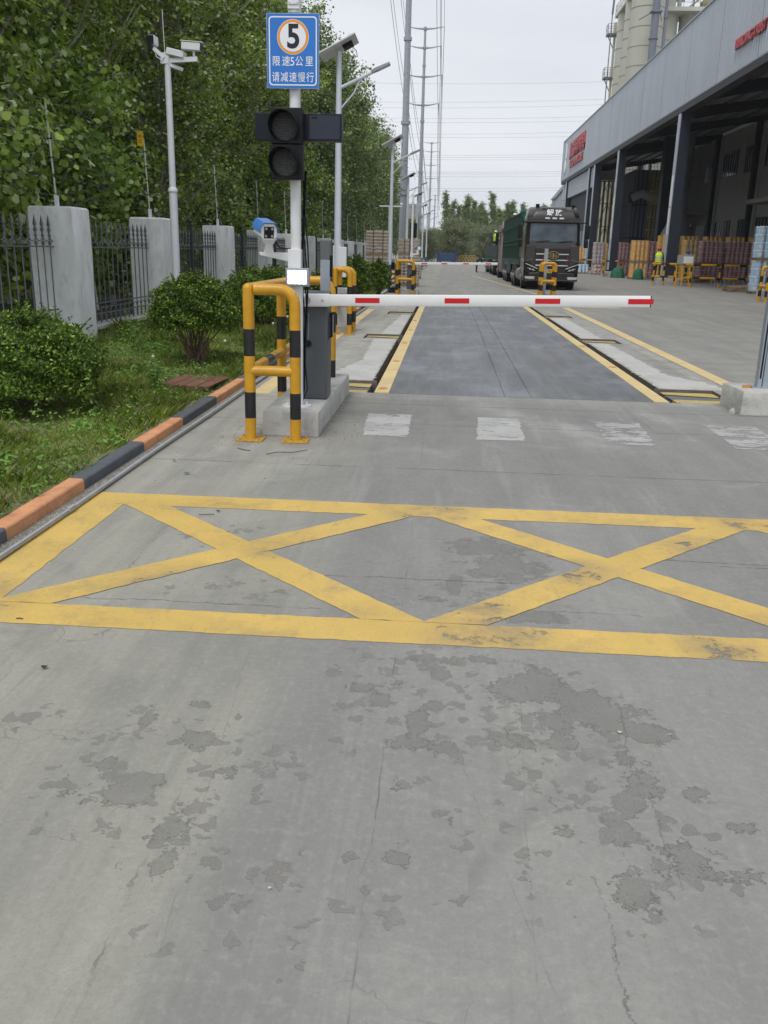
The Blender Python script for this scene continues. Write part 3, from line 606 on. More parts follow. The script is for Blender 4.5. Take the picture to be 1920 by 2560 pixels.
# ---------------------------------------------------------------- signal pole with sign, traffic light, display, camera and lamp
sign_blue = mat('sign_blue', (.02, .17, .56), .35, var=.06, scale=3); sign_w = mat('sign_white', (.78, .8, .84), .4, var=.03)
sign_o = mat('sign_orange', (.78, .3, .03), .4, var=.05); ink = mat('ink_black', (.01, .01, .015), .4)
lens_m = mat('signal_lens', (.05, .055, .058), .2, var=.4, scale=60, bump=1, bscale=150); stick_w = mat('lens_dots', (.3, .31, .32), .3)
led_on = mat('led_lit', (1, 1, 1), .3, emit=2.2, var=0)
def signal_pole(loc, rz, label, near=True, lamp=True):
    t = empty('signal_pole', loc, label, 'signal pole', None, rz)
    m_ = MB(); m_.cyl((0, 0, .0), (0, 0, 1.06), .058, n=24); m_.cyl((0, 0, 1.06), (0, 0, 3.1), .044, n=24); m_.cyl((0, 0, 0), (0, 0, .012), .13, n=24)
    for a in range(4): m_.cyl((.095*math.cos(a*1.57+.6), .095*math.sin(a*1.57+.6), .012), (.095*math.cos(a*1.57+.6), .095*math.sin(a*1.57+.6), .035), .011, n=6)
    m_.cyl((0, 0, 3.1), (0, 0, 3.12), .052, n=24); m_.build('pole', white_m, t)
    m_ = MB(); m_.box(-.046, .046, -.06, .04, 3.12, 3.42); m_.box(-.04, .04, -.068, -.06, 3.15, 3.29)
    for sx in (-.03, .03):
        for z in (3.165, 3.275): m_.cyl((sx, -.068, z), (sx, -.075, z), .005, n=8)
    m_.cyl((0, -.068, 3.22), (0, -.072, 3.22), .018, n=16); m_.build('junction_box', white_m, t, bevel=.004)
    # speed sign
    s = MB(); s.box(-.21, .205, -.078, -.072, 2.55, 3.085); sg = s.build('speed_sign', mat('sign_back', (.42, .44, .46), .5, .3), t, bevel=.001)
    s = MB(); s.add([(-.207, -.0785, 2.553), (.202, -.0785, 2.553), (.202, -.0785, 3.082), (-.207, -.0785, 3.082)], [(0, 1, 2, 3)]); s.build('sign_face', sign_blue, sg)
    def rrect(x0, x1, z0, z1, r):
        pts = []
        for cx, cz, a in ((x1-r, z1-r, 0), (x0+r, z1-r, 90), (x0+r, z0+r, 180), (x1-r, z0+r, 270)):
            for i in range(6): pts.append((cx+r*math.cos(R(a+i*18)), cz+r*math.sin(R(a+i*18))))
        return pts
    o_, i_ = rrect(-.192, .187, 2.572, 3.063, .026), rrect(-.183, .178, 2.581, 3.054, .02); n = len(o_)
    s = MB(); s.add([(x, -.0795, z) for x, z in o_]+[(x, -.0795, z) for x, z in i_], [(i, i+n, (i+1) % n+n, (i+1) % n) for i in range(n)]); s.build('border', sign_w, sg, smooth=0)
    def disc(r, y, m, nm, r2=0):
        s = MB(); k = 48; cs = [(math.cos(6.2832*i/k), math.sin(6.2832*i/k)) for i in range(k)]
        if r2: s.add([(-.002+r*a, y, 2.918+r*b) for a, b in cs]+[(-.002+r2*a, y, 2.918+r2*b) for a, b in cs], [(i, i+k, (i+1) % k+k, (i+1) % k) for i in range(k)])
        else: s.add([(-.002+r*a, y, 2.918+r*b) for a, b in cs], [tuple(reversed(range(k)))])
        s.build(nm, m, sg, smooth=0)
    disc(.125, -.0796, sign_w, 'ring_edge'); disc(.122, -.0800, sign_o, 'ring'); disc(.103, -.0804, sign_w, 'disc')
    text('5', .235, ink, sg, (.002, -.081, 2.915), FRONT, .0003, .0065, sx=.92)
    for i, ch in enumerate('限速5公里'): text(ch, .077 if ch != '5' else .088, sign_w, sg, (-.135+[0, .078, .128, .182, .262][i], -.0798, 2.742), FRONT, .0003, .0005, sx=.86)
    for i, ch in enumerate('请减速慢行'): text(ch, .077, sign_w, sg, (-.140+i*.0685, -.0798, 2.628), FRONT, .0003, 0 if ch == '慢' else .0004, sx=.82)
    for z in (2.65, 3.0):
        s = MB(); s.box(-.12, .12, -.072, -.05, z-.012, z+.012); s.build('bracket', galv, t)
    # display panel behind the lights
    if near:
     s = MB(); s.box(-.32, .385, -.055, .06, 2.17, 2.375); dp = s.build('display_panel', navy_p, t, bevel=.004)
     s = MB(); s.box(.125, .37, -.058, -.055, 2.185, 2.36); s.build('screen', mat('screen', (.014, .02, .036), .18, var=.1), dp)
     s = MB(); s.box(.14, .19, -.06, -.055, 2.335, 2.35); s.build('vent', black_p, dp)
    # traffic light
    s = MB(); s.box(-.176, .085, -.17, -.058, 2.135, 2.4); s.box(-.176, .085, -.17, -.058, 1.868, 2.128); s.box(-.165, .075, -.16, -.065, 2.126, 2.137); tl = s.build('traffic_light', black_p, t, bevel=.008)
    for z in (2.262, 1.995):
        cx = -.055
        s = MB(); k = 28; rr_ = .102
        s.add([(cx+rr_*math.cos(6.2832*i/k), -.171-.012*0, z+rr_*math.sin(6.2832*i/k)) for i in range(k)]+[(cx, -.185, z)], [(k, (i+1) % k, i) for i in range(k)])
        ln = s.build('lens', lens_m, tl)
        s = MB()
        for iy in range(-7, 8):
            for ix in range(-7, 8):
                x, zz = ix*.0125+(iy % 2)*.006, iy*.0118
                if x*x+zz*zz < .088**2:
                    yy = -.1865+.014*math.hypot(x, zz)/.102; s.add([(cx+x-.002, yy, z+zz), (cx+x, yy-.001, z+zz-.002), (cx+x+.002, yy, z+zz), (cx+x, yy-.001, z+zz+.002)], [(0, 1, 2, 3)])
        s.build('led_dots', stick_w, ln, smooth=0)
        s = MB(); th = .004; a0, a1 = R(-50), R(230); kk = 26; lo = []; li = []; fo = []; fi = []
        for i in range(kk+1):
            a = a0+(a1-a0)*i/kk; e = .16*max(.35, (math.sin(a)+1)/2)*1.0
            lo.append((cx+.112*math.cos(a), -.17, z+.112*math.sin(a))); fo.append((cx-.004+.118*math.cos(a), -.17-e, z-.01+.118*math.sin(a)))
            li.append((cx+.107*math.cos(a), -.17, z+.107*math.sin(a))); fi.append((cx-.004+.113*math.cos(a), -.17-e, z-.01+.113*math.sin(a)))
        s.loft([lo, fo, fi, li, lo], cap=False, closed=False); s.build('visor', black_p, tl)
    s = MB(); s.tube([(cx+rr_*1.08*math.cos(6.2832*i/28), -.172, 1.995+rr_*1.08*math.sin(6.2832*i/28)) for i in range(29)], .005, 6, cap=False); s.tube([(cx+rr_*1.08*math.cos(6.2832*i/28), -.172, 2.262+rr_*1.08*math.sin(6.2832*i/28)) for i in range(29)], .005, 6, cap=False); s.build('lens_ring', black_p, tl)
    # cables
    s = MB()
    for k in range(5): s.tube([(.05+.008*k+.02*math.sin(k+q), .04, 1.95-q*.2) for q in range(10)]+[(.03, .04, -.0)], .006, 6)
    s.build('cables', black_p, t)
    # camera
    c = empty('camera_housing', (-.23, -.12, 1.475)); c.parent = t; c.rotation_euler = (R(10), 0, R(27)); c.scale = (.92, .8, 1)
    hexp = lambda k, dz=0: [(-.075*k, -.035*k+dz), (-.045*k, -.066*k+dz), (.045*k, -.066*k+dz), (.075*k, -.035*k+dz), (.075*k, .03*k+dz), (.045*k, .066*k+dz), (-.045*k, .066*k+dz), (-.075*k, .03*k+dz)]
    s = MB(); s.prism(hexp(1), 'y', -.12, .16); s.build('housing', white_m, c, bevel=.004)
    s = MB(); p = [(-.086, -.005), (-.083, .034), (-.05, .075), (.05, .075), (.083, .034), (.086, -.005), (.081, -.005), (.079, .032), (.047, .071), (-.047, .071), (-.079, .032), (-.081, -.005)]
    s.prism(p, 'y', -.14, .17); s.build('sun_hood', blue_p, c)
    s = MB(); s.box(-.045, .045, -.125, -.12, -.05, .042); s.build('front_glass', black_p, c, bevel=.004)
    s = MB()
    for sx in (-.028, .028):
        for z in (-.032, .026): s.cyl((sx, -.126, z), (sx, -.131, z), .011, n=14)
    s.build('ir_led', mat('ir_led', (.3, .3, .32), .2), c)
    s = MB(); s.prism([(-.085, 1.30), (.04, 1.27), (.04, 1.21), (-.02, 1.22), (-.3, 1.275), (-.31, 1.30)], 'y', -.03, .03); s.box(-.06, .05, -.055, .05, 1.16, 1.33)
    s.prism([(-.27, 1.30), (-.19, 1.30), (-.2, 1.36), (-.16, 1.41), (-.3, 1.41), (-.255, 1.36)], 'y', -.02, .02); s.build('camera_arm', white_m, t, bevel=.003)
    s = MB(); s.tube([(-.18, 0, 1.4), (-.14, .0, 1.34), (-.08, 0, 1.33), (-.03, 0, 1.335)], .006, 6); s.build('cables', black_p, t)
    if lamp:
        f = empty('floodlight', (.03, -.1, 1.105)); f.parent = t
        s = MB(); s.box(-.098, .098, -.02, .045, -.074, .074); s.build('body', grey_m, f, bevel=.006)
        for x in (-.07, -.035, 0, .035, .07):
            pass
        s = MB(); s.box(-.085, .085, -.026, -.02, -.06, .06); s.build('frame', mat('lamp_frame', (.5, .52, .54), .3), f, bevel=.002)
        s = MB()
        for i in range(4):
            for j in range(3): s.loft([[(-.06+i*.04+.0185*math.cos(6.28*q/12), -.0265-.003*e_, -.037+j*.037+.0175*math.sin(6.28*q/12)) for q in range(12)] for e_ in (0, 1)])
        s.build('led', led_on, f); s = MB(); s.box(-.08, .08, -.0265, -.0262, -.056, .056); s.build('led_board', mat('led_board', (.8, .84, .88), .3, emit=.45, var=0), f)
    return t
signal_pole((-1.275, 7.62, .22), 0, 'white signal pole with blue speed 5 sign, unlit traffic light and lit floodlight')
# ---------------------------------------------------------------- barrier gates
boom_m = mat('boom_white', (.75, .76, .76), .35, var=.03, dirt=.12, dcol=(.45, .43, .4))
def gate(loc, z0, z1, length, label, stripes, cabh=.97):
    t = empty('barrier_gate', loc, label, 'barrier gate')
    s = MB(); s.box(-.16, .155, 0, .28, 0, cabh); cb = s.build('cabinet', cab_m, t, bevel=.018)
    s = MB(); s.box(-.145, .14, -.004, 0, .04, cabh-.12); s.build('door', cab_m, cb, bevel=.002)
    s = MB(); s.box(-.152, .147, -.001, .27, cabh-.07, cabh-.066); s.build('lid_seam', black_p, cb)
    s = MB()
    for k in range(9): s.box(.155, .168, .05, .2, .55+k*.022, .559+k*.022)
    s.build('vent', cab_m, cb)
    s = MB(); s.lathe([(.001, 0), (.02, 0), (.03, .008), (.03, .016), (.001, .016)], 20); s.build('knob', black_p, cb, loc=(-.02, -.003, .51), rot=(R(90), 0, 0))
    s = MB(); s.cyl((-.015, -.004, .55), (-.015, -.004, .78), .0025, n=6); s.build('pull_cord', galv, cb)
    s = MB(); s.box(.158, .185, .13, .16, .56, .78); s.build('radar_sensor', black_p, t, bevel=.003); s = MB(); s.box(.185, .192, .135, .155, .58, .76); s.build('sensor_cover', grey_m, t)
    # boom
    b0 = Vector((-.12, -.055, z0)); b1 = Vector((length, -.055, z1)); ang = math.atan2(z1-z0, length+.12); Ln = (b1-b0).length
    bo = empty('boom', tuple(b0)); bo.parent = t; bo.rotation_euler = (0, -ang, 0)
    def sec(x, hw, hh): return [(x, a, b) for a, b in ((-hw, -hh*.8), (-hw*.75, -hh), (hw*.75, -hh), (hw, -hh*.8), (hw, hh*.8), (hw*.75, hh), (-hw*.75, hh), (-hw, hh*.8))]
    s = MB(); s.loft([sec(.1, .02, .05), sec(Ln, .02, .048)]); s.build('arm', boom_m, bo)
    s = MB(); s.loft([sec(-.02, .028, .056), sec(.3, .028, .056)]); s.build('sleeve', boom_m, bo, bevel=.002)
    s = MB(); s.cyl((.24, -.028, 0), (.24, -.036, 0), .011, n=12); s.build('bolt', galv, bo)
    s = MB(); s.loft([sec(Ln, .021, .049), sec(Ln+.008, .021, .049)]); s.build('end_cap', black_p, bo)
    for x in stripes:
        s = MB(); s.box(x-.108, x+.108, -.0222, -.019, -.022, .022); s.build('reflector', red_m, bo)
    s = MB(); s.cyl((.1, -.03, 0), (.1, .07, 0), .035, n=18); s.build('hub', galv, bo)
    return t
gate((-1.21, 8.0, .22), .895, .965, 2.98, 'front barrier gate with dark grey cabinet and lowered white boom with red reflectors', (.64+.0, 1.43, 2.22, 3.02))
gate((-1.33, 34.0, .2), .93, 1.0, 3.2, 'far barrier gate at the end of the weighbridge, its white boom lowered before the trucks', (.6, 1.35, 2.15, 2.98))
# slim card reader column behind the cabinet
t = empty('reader_column', (-1.17, 8.75, 0), 'slim pale grey column with dark cap standing behind the barrier cabinet', 'column')
s = MB(); s.box(-.05, .04, -.04, .04, .2, 1.46); s.build('column', mat('column_grey', (.36, .4, .46), .4, .2), t, bevel=.004)
s = MB(); s.box(-.052, .042, -.042, .042, 1.46, 1.64); s.build('cap', mat('cap_grey', (.13, .14, .145), .5), t, bevel=.004)
s = MB(); s.box(.04, .065, -.02, .0, 1.3, 1.5); s.build('handle', black_p, t)
# second cage beside the kerb and the white ticket box in it
t = cage((-2.1, 17.0, 0), .28, .75, 1.2, .05, 'narrow yellow and black pipe cage round the white cabinet beside the kerb', mid=False)
t = empty('ticket_machine', (-1.99, 17.35, 0), 'small pale grey cabinet inside the narrow yellow and black cage', 'cabinet')
s = MB(); s.box(-.13, .13, 0, .22, .1, .85); s.build('body', mat('pale_box', (.55, .57, .58), .5, var=.06), t, bevel=.008); s = MB(); s.box(-.08, .08, -.004, 0, .5, .75); s.build('panel', grey_m, t); s = MB(); s.box(-.15, .15, -.02, .24, 0, .1); s.build('base', conc, t)
s = MB(); s.tube([(.1, -.01, .15), (.16, -.04, .12), (.2, -.02, .1)], .01, 6); s.build('cable', black_p, t)
# far cage, plinth and pole
cage((-1.83, 33.55, 0), .6, 1.5, 1.22, .06, 'yellow and black pipe cage round the far barrier gate', mid=False)
plinth(-1.7, -1.05, 33.75, 35.3, .2, 'low concrete plinth under the far barrier gate')
signal_pole((-1.37, 34.75, .2), R(180), 'far white signal pole seen from behind, with grey sign back and black light box', near=False, lamp=False)
# right hand far cage with its boom rest post
for L_, (x, y, h, lab) in enumerate(((3.78, 36.3, 1.24, 'yellow and black pipe cage standing in front of the dark brown truck'), (12.3, 35.6, 1.3, 'yellow and black pipe cage cut by the right edge beyond the steel post'))):
    t = empty('guard_cage', (x, y, 0), lab, 'guard cage')
    W, D = .52, .75; r = .062
    for yy in (0, D):
        pipe_leg(0, yy, h, r, 'leg', t, (1, 0, W*.5)); pipe_leg(W, yy, h, r, 'leg', t, (-1, 0, W*.5))
    rail((.0, 0, h*.45), (W, 0, h*.45), r, t, 'cross_rail'); rail((0, 0, h*.45), (0, D, h*.45), r, t, 'cross_rail'); rail((W, 0, h*.45), (W, D, h*.45), r, t, 'cross_rail'); rail((W/2, 0, h), (W/2, D, h), r, t, 'top_rail')
t = empty('boom_rest_post', (3.93, 36.75, 0), 'slim grey steel post rising from the yellow and black cage in front of the truck', 'post')
s = MB(); s.box(-.07, .07, -.05, .05, 0, 1.8); s.build('post', grey_m, t); s = MB(); s.box(-.12, .12, -.1, .1, 0, .02); s.build('base_plate', grey_m, t)
# near right steel post
t = empty('steel_post', (3.42, 9.66, .24), 'pale grey steel post with a black slot on the right-hand concrete block', 'post')
s = MB(); s.box(-.055, -.01, -.045, .05, 0, 1.5); s.box(-.002, .055, -.05, .055, 0, 1.5); s.build('channel', mat('post_grey', (.33, .38, .43), .4, .3, var=.06), t, bevel=.002)
s = MB(); s.box(-.042, -.024, -.0475, -.0435, .1, .9); s.build('slot', black_p, t); s = MB(); s.box(-.012, .0, -.03, .04, 0, 1.5); s.build('rubber_strip', black_p, t)
s = MB(); s.box(-.12, .12, -.1, .11, 0, .012); s.build('base_plate', galv, t)
s = MB(); s.loft([[(-.16+.05*math.cos(a), -.04+.035*math.sin(a), z) for a in [6.28*i/8 for i in range(8)]] for z in (.0, .02)]); s.build('amber_lens', amber, t)
# concrete chip beside it
s = MB(); s.loft([[(3.06+.03*k*math.cos(a)*(1+.3*math.sin(3*a)), 9.35+.03*k*math.sin(a), z) for a in [6.28*i/7 for i in range(7)]] for z, k in ((0, 1), (.03, .9), (.06, .3))]); tag(s.build('concrete_chip', conc, smooth=0), 'broken chip of concrete leaning at the foot of the right-hand block', 'rubble')
# ---------------------------------------------------------------- fence pillars, railings, electric wires
ORD = ['nearest', 'second', 'third', 'fourth', 'fifth', 'sixth', 'seventh', 'eighth', 'ninth', 'tenth', 'eleventh', 'twelfth', 'thirteenth', 'fourteenth', 'fifteenth', 'sixteenth']
PY_ = [13.85, 18.35, 23.9, 29.2, 34.2, 39.2, 44.6, 50.2, 55.8, 61.4, 67.0, 72.6, 78.2]
PY_ = [8.9]+PY_
def pillar_mesh():
    m_ = MB()
    def ring(z, k, j):
        pts = []; q = 5; h = .35-k
        for (ax, ay, bx, by) in ((-h, -h, h, -h), (h, -h, h, h), (h, h, -h, h), (-h, h, -h, -h)):
            for i in range(q):
                u = i/q; px, py = ax+(bx-ax)*u, ay+(by-ay)*u; d = mnoise.noise(Vector((px*3, py*3, z*2+j)))*.008
                pts.append((px+d, py+d, z))
        return pts
    m_.loft([ring(0, 0, 0), ring(.7, .0, 1), ring(1.4, 0, 2), ring(2.07, .004, 3), ring(2.1, .03, 4)]); return m_
pm = pillar_mesh().build('pillar_proto', conc_w, smooth=40); pmesh = pm.data; bpy.data.objects.remove(pm)
for i, y in enumerate(PY_):
    o = bpy.data.objects.new('fence_pillar', pmesh); C.objects.link(o); o.location = (-6.15, y+.35, 0); o.rotation_euler = (0, 0, R(180*(i % 2)))
    lab = 'pale grey rendered fence pillar, ' + (ORD[i-1]+' from the camera' if i else 'hidden at the left edge of the frame')
    tag(o, lab, 'pillar', 'rendered pillars of the roadside fence')
tile = mat('dark_tile', (.06, .062, .065), .35, var=.2, scale=8)
m_ = MB(); m_.box(-6.32, -5.93, 4, 130, -.1, .15); m_.mi = 1; m_.box(-6.34, -5.9, 4, 130, .15, .2)
tag(m_.build('low_wall', [tile, conc]), 'low dark tiled plinth wall with concrete coping between the fence pillars', 'wall')
def bar_mesh(m_, y, post=False):
    x = 0
    if post:
        m_.box(-.055, .055, y-.055, y+.055, 0, 1.86); m_.box(-.065, .065, y-.065, y+.065, 1.86, 1.9); m_.ball((0, y, 1.97), .06, 10); return
    m_.tube([(0, y, .06), (0, y, 1.66)], .011, 6)
    m_.lathe([(.011, 1.36), (.03, 1.375), (.03, 1.41), (.011, 1.425)], 6, (0, y, -.0)); m_.ball((0, y, 1.60), .028, 6); m_.ball((0, y, 1.5), .03, 6)
    m_.lathe([(.011, 1.62), (.03, 1.66), (.022, 1.7), (.002, 1.8)], 5, (0, y, 0))
    m_.lathe([(.003, .02), (.022, .1), (.011, .16)], 5, (0, y, 0)); m_.ball((0, y, .3), .024, 6)
def bay(y0, y1, post, lab, lod, grp):
    t = empty('iron_fence', (-6.13, y0, .16), lab, 'fence', grp)
    n = max(3, int((y1-y0)/.235)); m_ = MB()
    for i in range(n): 
        if post and abs((i+.5)/n-.5) < .5/n: continue
        bar_mesh(m_, (i+.5)*(y1-y0)/n)
    m_.build('bars', iron, t)
    m_ = MB(); 
    for z in (1.33, .2, .38): m_.box(-.014, .014, 0, y1-y0, z, z+.022)
    m_.build('rails', iron, t)
    if lod:
        s_ = (y1-y0)/n
        for zc, up in ((1.44, 1), (.3, -1)):
            m_ = MB()
            for i in range(n+1):
                y = i*s_
                for sg in (1, -1):
                    m_.tube([(0, y+sg*s_*.5*math.sin(t_)*.95, zc+up*(.075-.1*math.cos(t_))*.9) for t_ in [k*math.pi/6*1.0 for k in range(6)]], .009, 4, cap=False)
            m_.build('scrollwork', iron, t)
    if post:
        m_ = MB(); bar_mesh(m_, (y1-y0)/2, True); m_.build('post', iron_d, t)
for i in range(len(PY_)-1):
    a, b_ = PY_[i]+.7, PY_[i+1]
    bay(a, b_, i > 1, f'grey spear-topped iron fence bay just beyond the {ORD[i-1] if i else "left-edge"} pillar' if i else 'grey spear-topped iron fence bay at the left edge of the frame', i < 5, 'iron fence bays between the pillars')
rod_m = mat('rod_white', (.55, .57, .55), .5)
RZ = [2.28+i*.272 for i in range(6)]
for i, y in enumerate(PY_):
    t = empty('fence_rod', (-6.15, y+.3, 2.08), f'thin insulator rod on top of the {ORD[i-1] if i else "hidden"} fence pillar', 'rod', 'electric fence rods on the pillars')
    s = MB(); s.cyl((0, 0, 0), (-.06, 0, 1.56), .015, n=6); s.build('rod', rod_m, t)
    s = MB(); s.box(-.03, .03, -.02, .02, 0, .2); s.build('bracket', white_m, t)
    if i < 9:
        s = MB()
        for z in RZ: s.cyl((-.06*(z-2.08)/1.56-.03, -.0, z-2.08), (-.06*(z-2.08)/1.56+.045, 0, z-2.08), .016, n=6)
        s.build('insulators', black_p, t)
t = empty('warning_plate', (-6.2, PY_[2]+.27, 3.6), 'small yellow warning plate fixed at the top of the second pillar rod', 'sign')
s = MB(); s.box(-.13, .0, -.004, .004, -.13, .15); pl = s.build('plate', mat('warning_yellow', (.75, .45, .02), .4), t)
s = MB()
for z in (.07, .04, -.02, -.06): s.box(-.1, -.04, -.0045, -.004, z-.006, z+.006)
s.build('marks', ink, t)
for k, z in enumerate(RZ):
    m_ = MB(); pts = []
    for i in range(len(PY_)-1):
        a, c = PY_[i]+.3, PY_[i+1]+.3
        for j in range(6): u = j/6; pts.append((-6.15-.06*(z-2.08)/1.56+.045, a+(c-a)*u, z-.05*4*u*(1-u)*(1+.2*math.sin(k*3+i))))
    m_.tube(pts, .0022, 3, cap=False)
    tag(m_.build('fence_wire', mat('fence_wire', (.1, .1, .1), .5, .4), smooth=0), f'{["lowest", "second lowest", "third lowest", "third highest", "second highest", "topmost"][k]} of the six electric wires strung along the pillar rods', 'wire', 'electric fence wires')
# ---------------------------------------------------------------- camera mast in the verge
t = empty('camera_mast', (-5.15, 17.0, .05), 'tall white mast with two security cameras standing in front of the second fence pillar', 'camera mast')
s = MB(); s.cyl((0, 0, 0), (0, 0, 2.5), .075, n=18); s.lathe([(.075, 2.46), (.088, 2.47), (.088, 2.51), (.06, 2.55)], 18); s.cyl((0, 0, 2.5), (0, 0, 4.62), .06, .055, 18); s.build('pole', mat('mast_white', (.66, .69, .74), .4, var=.05), t)
s = MB(); s.box(-.11, .04, -.06, .06, 4.62, 4.8); s.beam((-.0, 0, 4.68), (.56, -.05, 4.70), .05, .08); s.beam((0, 0, 4.68), (-.22, -.1, 4.86), .05, .07); s.beam((0, 0, 4.62), (.24, .12, 4.55), .1, .06); s.build('bracket', white_m, t, bevel=.004)
s = MB(); s.obox((.16, .02, 4.8), (.32, .2, .11), Matrix.Rotation(R(12), 3, 'Y')); s.build('junction_box', white_m, t, bevel=.01)
c = empty('security_camera', (.46, -.05, 4.9)); c.parent = t; s = MB(); s.obox((0, 0, 0), (.34, .13, .13), Matrix.Rotation(R(4), 3, 'Y')); s.box(.02, .06, -.02, .02, -.16, -.05); s.build('housing', white_m, c, bevel=.012); s = MB(); s.obox((.02, 0, .075), (.4, .15, .012), Matrix.Rotation(R(4), 3, 'Y')); s.build('hood', white_m, c); s = MB(); s.obox((.172, 0, -.012), (.01, .11, .11), Matrix.Rotation(R(4), 3, 'Y')); s.build('front_glass', black_p, c)
c = empty('security_camera', (-.25, -.14, 4.98)); c.parent = t; s = MB(); s.box(-.07, .07, 0, .26, -.07, .09); s.build('housing', white_m, c, bevel=.02); s = MB(); s.box(-.062, .062, -.01, .0, -.062, .082); s.build('front_glass', black_p, c, bevel=.01); s = MB(); s.box(-.05, .03, -.02, .05, -.17, -.07); s.build('bracket', black_p, c)
s = MB(); s.tube([(-.2, -.08, 4.82), (-.16, -.1, 4.72), (-.08, -.08, 4.68), (-.02, -.06, 4.74)], .008, 6); s.tube([(-.04, 0, 4.8), (-.055, 0, 5.5)], .006, 5); s.build('cable', white_m, t)
# ---------------------------------------------------------------- solar street lamps
solar_m = mat('solar_cell', (.13, .15, .2), .25, .2, var=.1)
def solar_lamp(loc):
    t = empty('solar_lamp', loc, None, 'street lamp', 'solar street lamps along the left kerb')
    s = MB(); s.mi = 1; s.cyl((0, 0, 0), (0, 0, 1.05), .088, .082, 16); s.mi = 0; s.cyl((0, 0, 1.05), (0, 0, 5.5), .082, .055, 16); s.mi = 1; s.cyl((0, 0, 0), (0, 0, .02), .16, n=16); s.build('pole', [mat('lamp_white', (.6, .64, .72), .4, var=.05), mat('lamp_blue', (.02, .08, .3), .45)], t)
    s = MB(); s.tube([(.05, 0, 4.82), (.45, 0, 5.0), (.7, 0, 5.12)], .035, 10); s.tube([(.05, 0, 4.42), (.32, 0, 4.72), (.45, 0, 4.98)], .016, 8); s.build('arm', MATS['lamp_white'], t)
    h = empty('lamp_head', (.68, 0, 5.12)); h.parent = t; h.rotation_euler = (0, R(-24), 0)
    s = MB(); s.loft([[(0, -.04, -.03), (0, .04, -.03), (0, .04, .03), (0, -.04, .03)], [(.12, -.08, -.035), (.12, .08, -.035), (.12, .08, .035), (.12, -.08, .035)], [(.42, -.08, -.03), (.42, .08, -.03), (.42, .08, .02), (.42, -.08, .02)]]); s.build('housing', grey_m, h, bevel=.006); s = MB(); s.box(.15, .4, -.06, .06, -.04, -.034); s.build('glass', mat('lamp_glass', (.6, .6, .58), .2), h)
    p = empty('solar_panel', (0, 0, 5.56)); p.parent = t; p.rotation_euler = (R(-4), R(-27), 0)
    s = MB(); s.box(-.42, .42, -.33, .33, .0, .03); s.build('frame', mat('panel_back', (.62, .64, .66), .5), p, bevel=.003); s = MB(); s.box(-.405, .405, -.315, .315, .0305, .0325); s.build('cells', solar_m, p)
    s = MB(); s.box(.08, .3, -.1, .1, -.08, -.005); s.build('battery_box', black_p, p); s = MB(); s.tube([(.25, .0, -.08), (.3, 0, -.2), (.27, 0, -.32), (.22, .0, -.3)], .008, 5); s.build('cable', black_p, p)
    return t
l0 = solar_lamp((-2.42, 20.0, .0)); l0['label'] = 'nearest solar street lamp, with a white box strapped to its blue-footed pole'
for i, y in enumerate((35.9, 52, 68, 84, 100)):
    c = copy_tree(l0); c.location = (-2.26 if y < 40 else -2.35, y, 0); c.rotation_euler = (0, 0, R(rnd.uniform(-4, 4)))
    c['label'] = f'{ORD[i+1]} solar street lamp along the left kerb' + (', behind the striped bollard' if i == 0 else '')
s = MB(); s.box(.02, .2, -.09, .08, .98, 1.62); s.build('battery_cabinet', mat('box_white', (.7, .72, .75), .45, var=.04), l0, bevel=.01)
s = MB(); s.cyl((-.08, -.02, .9), (-.08, -.02, 1.65), .02, n=8); s.build('conduit', MATS['box_white'], l0)
t = empty('striped_bollard', (-2.1, 35.3, 0), 'small red and white striped bollard on a black base beside the second lamp', 'bollard')
s = MB(); s.box(-.16, .16, -.16, .16, 0, .09); s.box(-.11, .11, -.11, .11, .09, .2); s.build('base', black_p, t, bevel=.01)
s = MB(); n = 12
for i in range(8):
    s.mi = i % 2; z = .2+i*.085
    s.loft([[(.075*math.cos(6.28*k/n), .075*math.sin(6.28*k/n), min(.86, max(.2, z+.05*math.cos(6.28*k/n+.8)))) for k in range(n)], [(.075*math.cos(6.28*k/n), .075*math.sin(6.28*k/n), min(.88, max(.2, z+.085+.05*math.cos(6.28*k/n+.8)))) for k in range(n)]], cap=False)
s.build('sleeve', [sign_w, mat('bollard_red', (.5, .04, .03), .5)], t)
s = MB(); s.cyl((0, 0, .85), (0, 0, 1.15), .07, n=12); s.build('cap', black_p, t)
t = empty('camera_pole', (-2.65, 41, 0), 'slim white camera pole with a short cross arm behind the second solar lamp', 'camera pole')
s = MB(); s.cyl((0, 0, 0), (0, 0, 3.5), .05, .04, 10); s.build('pole', white_m, t); s = MB(); s.box(-.45, .55, -.03, .03, 3.45, 3.5); s.build('cross_arm', white_m, t)
s = MB(); s.ball((.52, 0, 3.56), .07, 8); s.build('dome_camera', white_m, t)
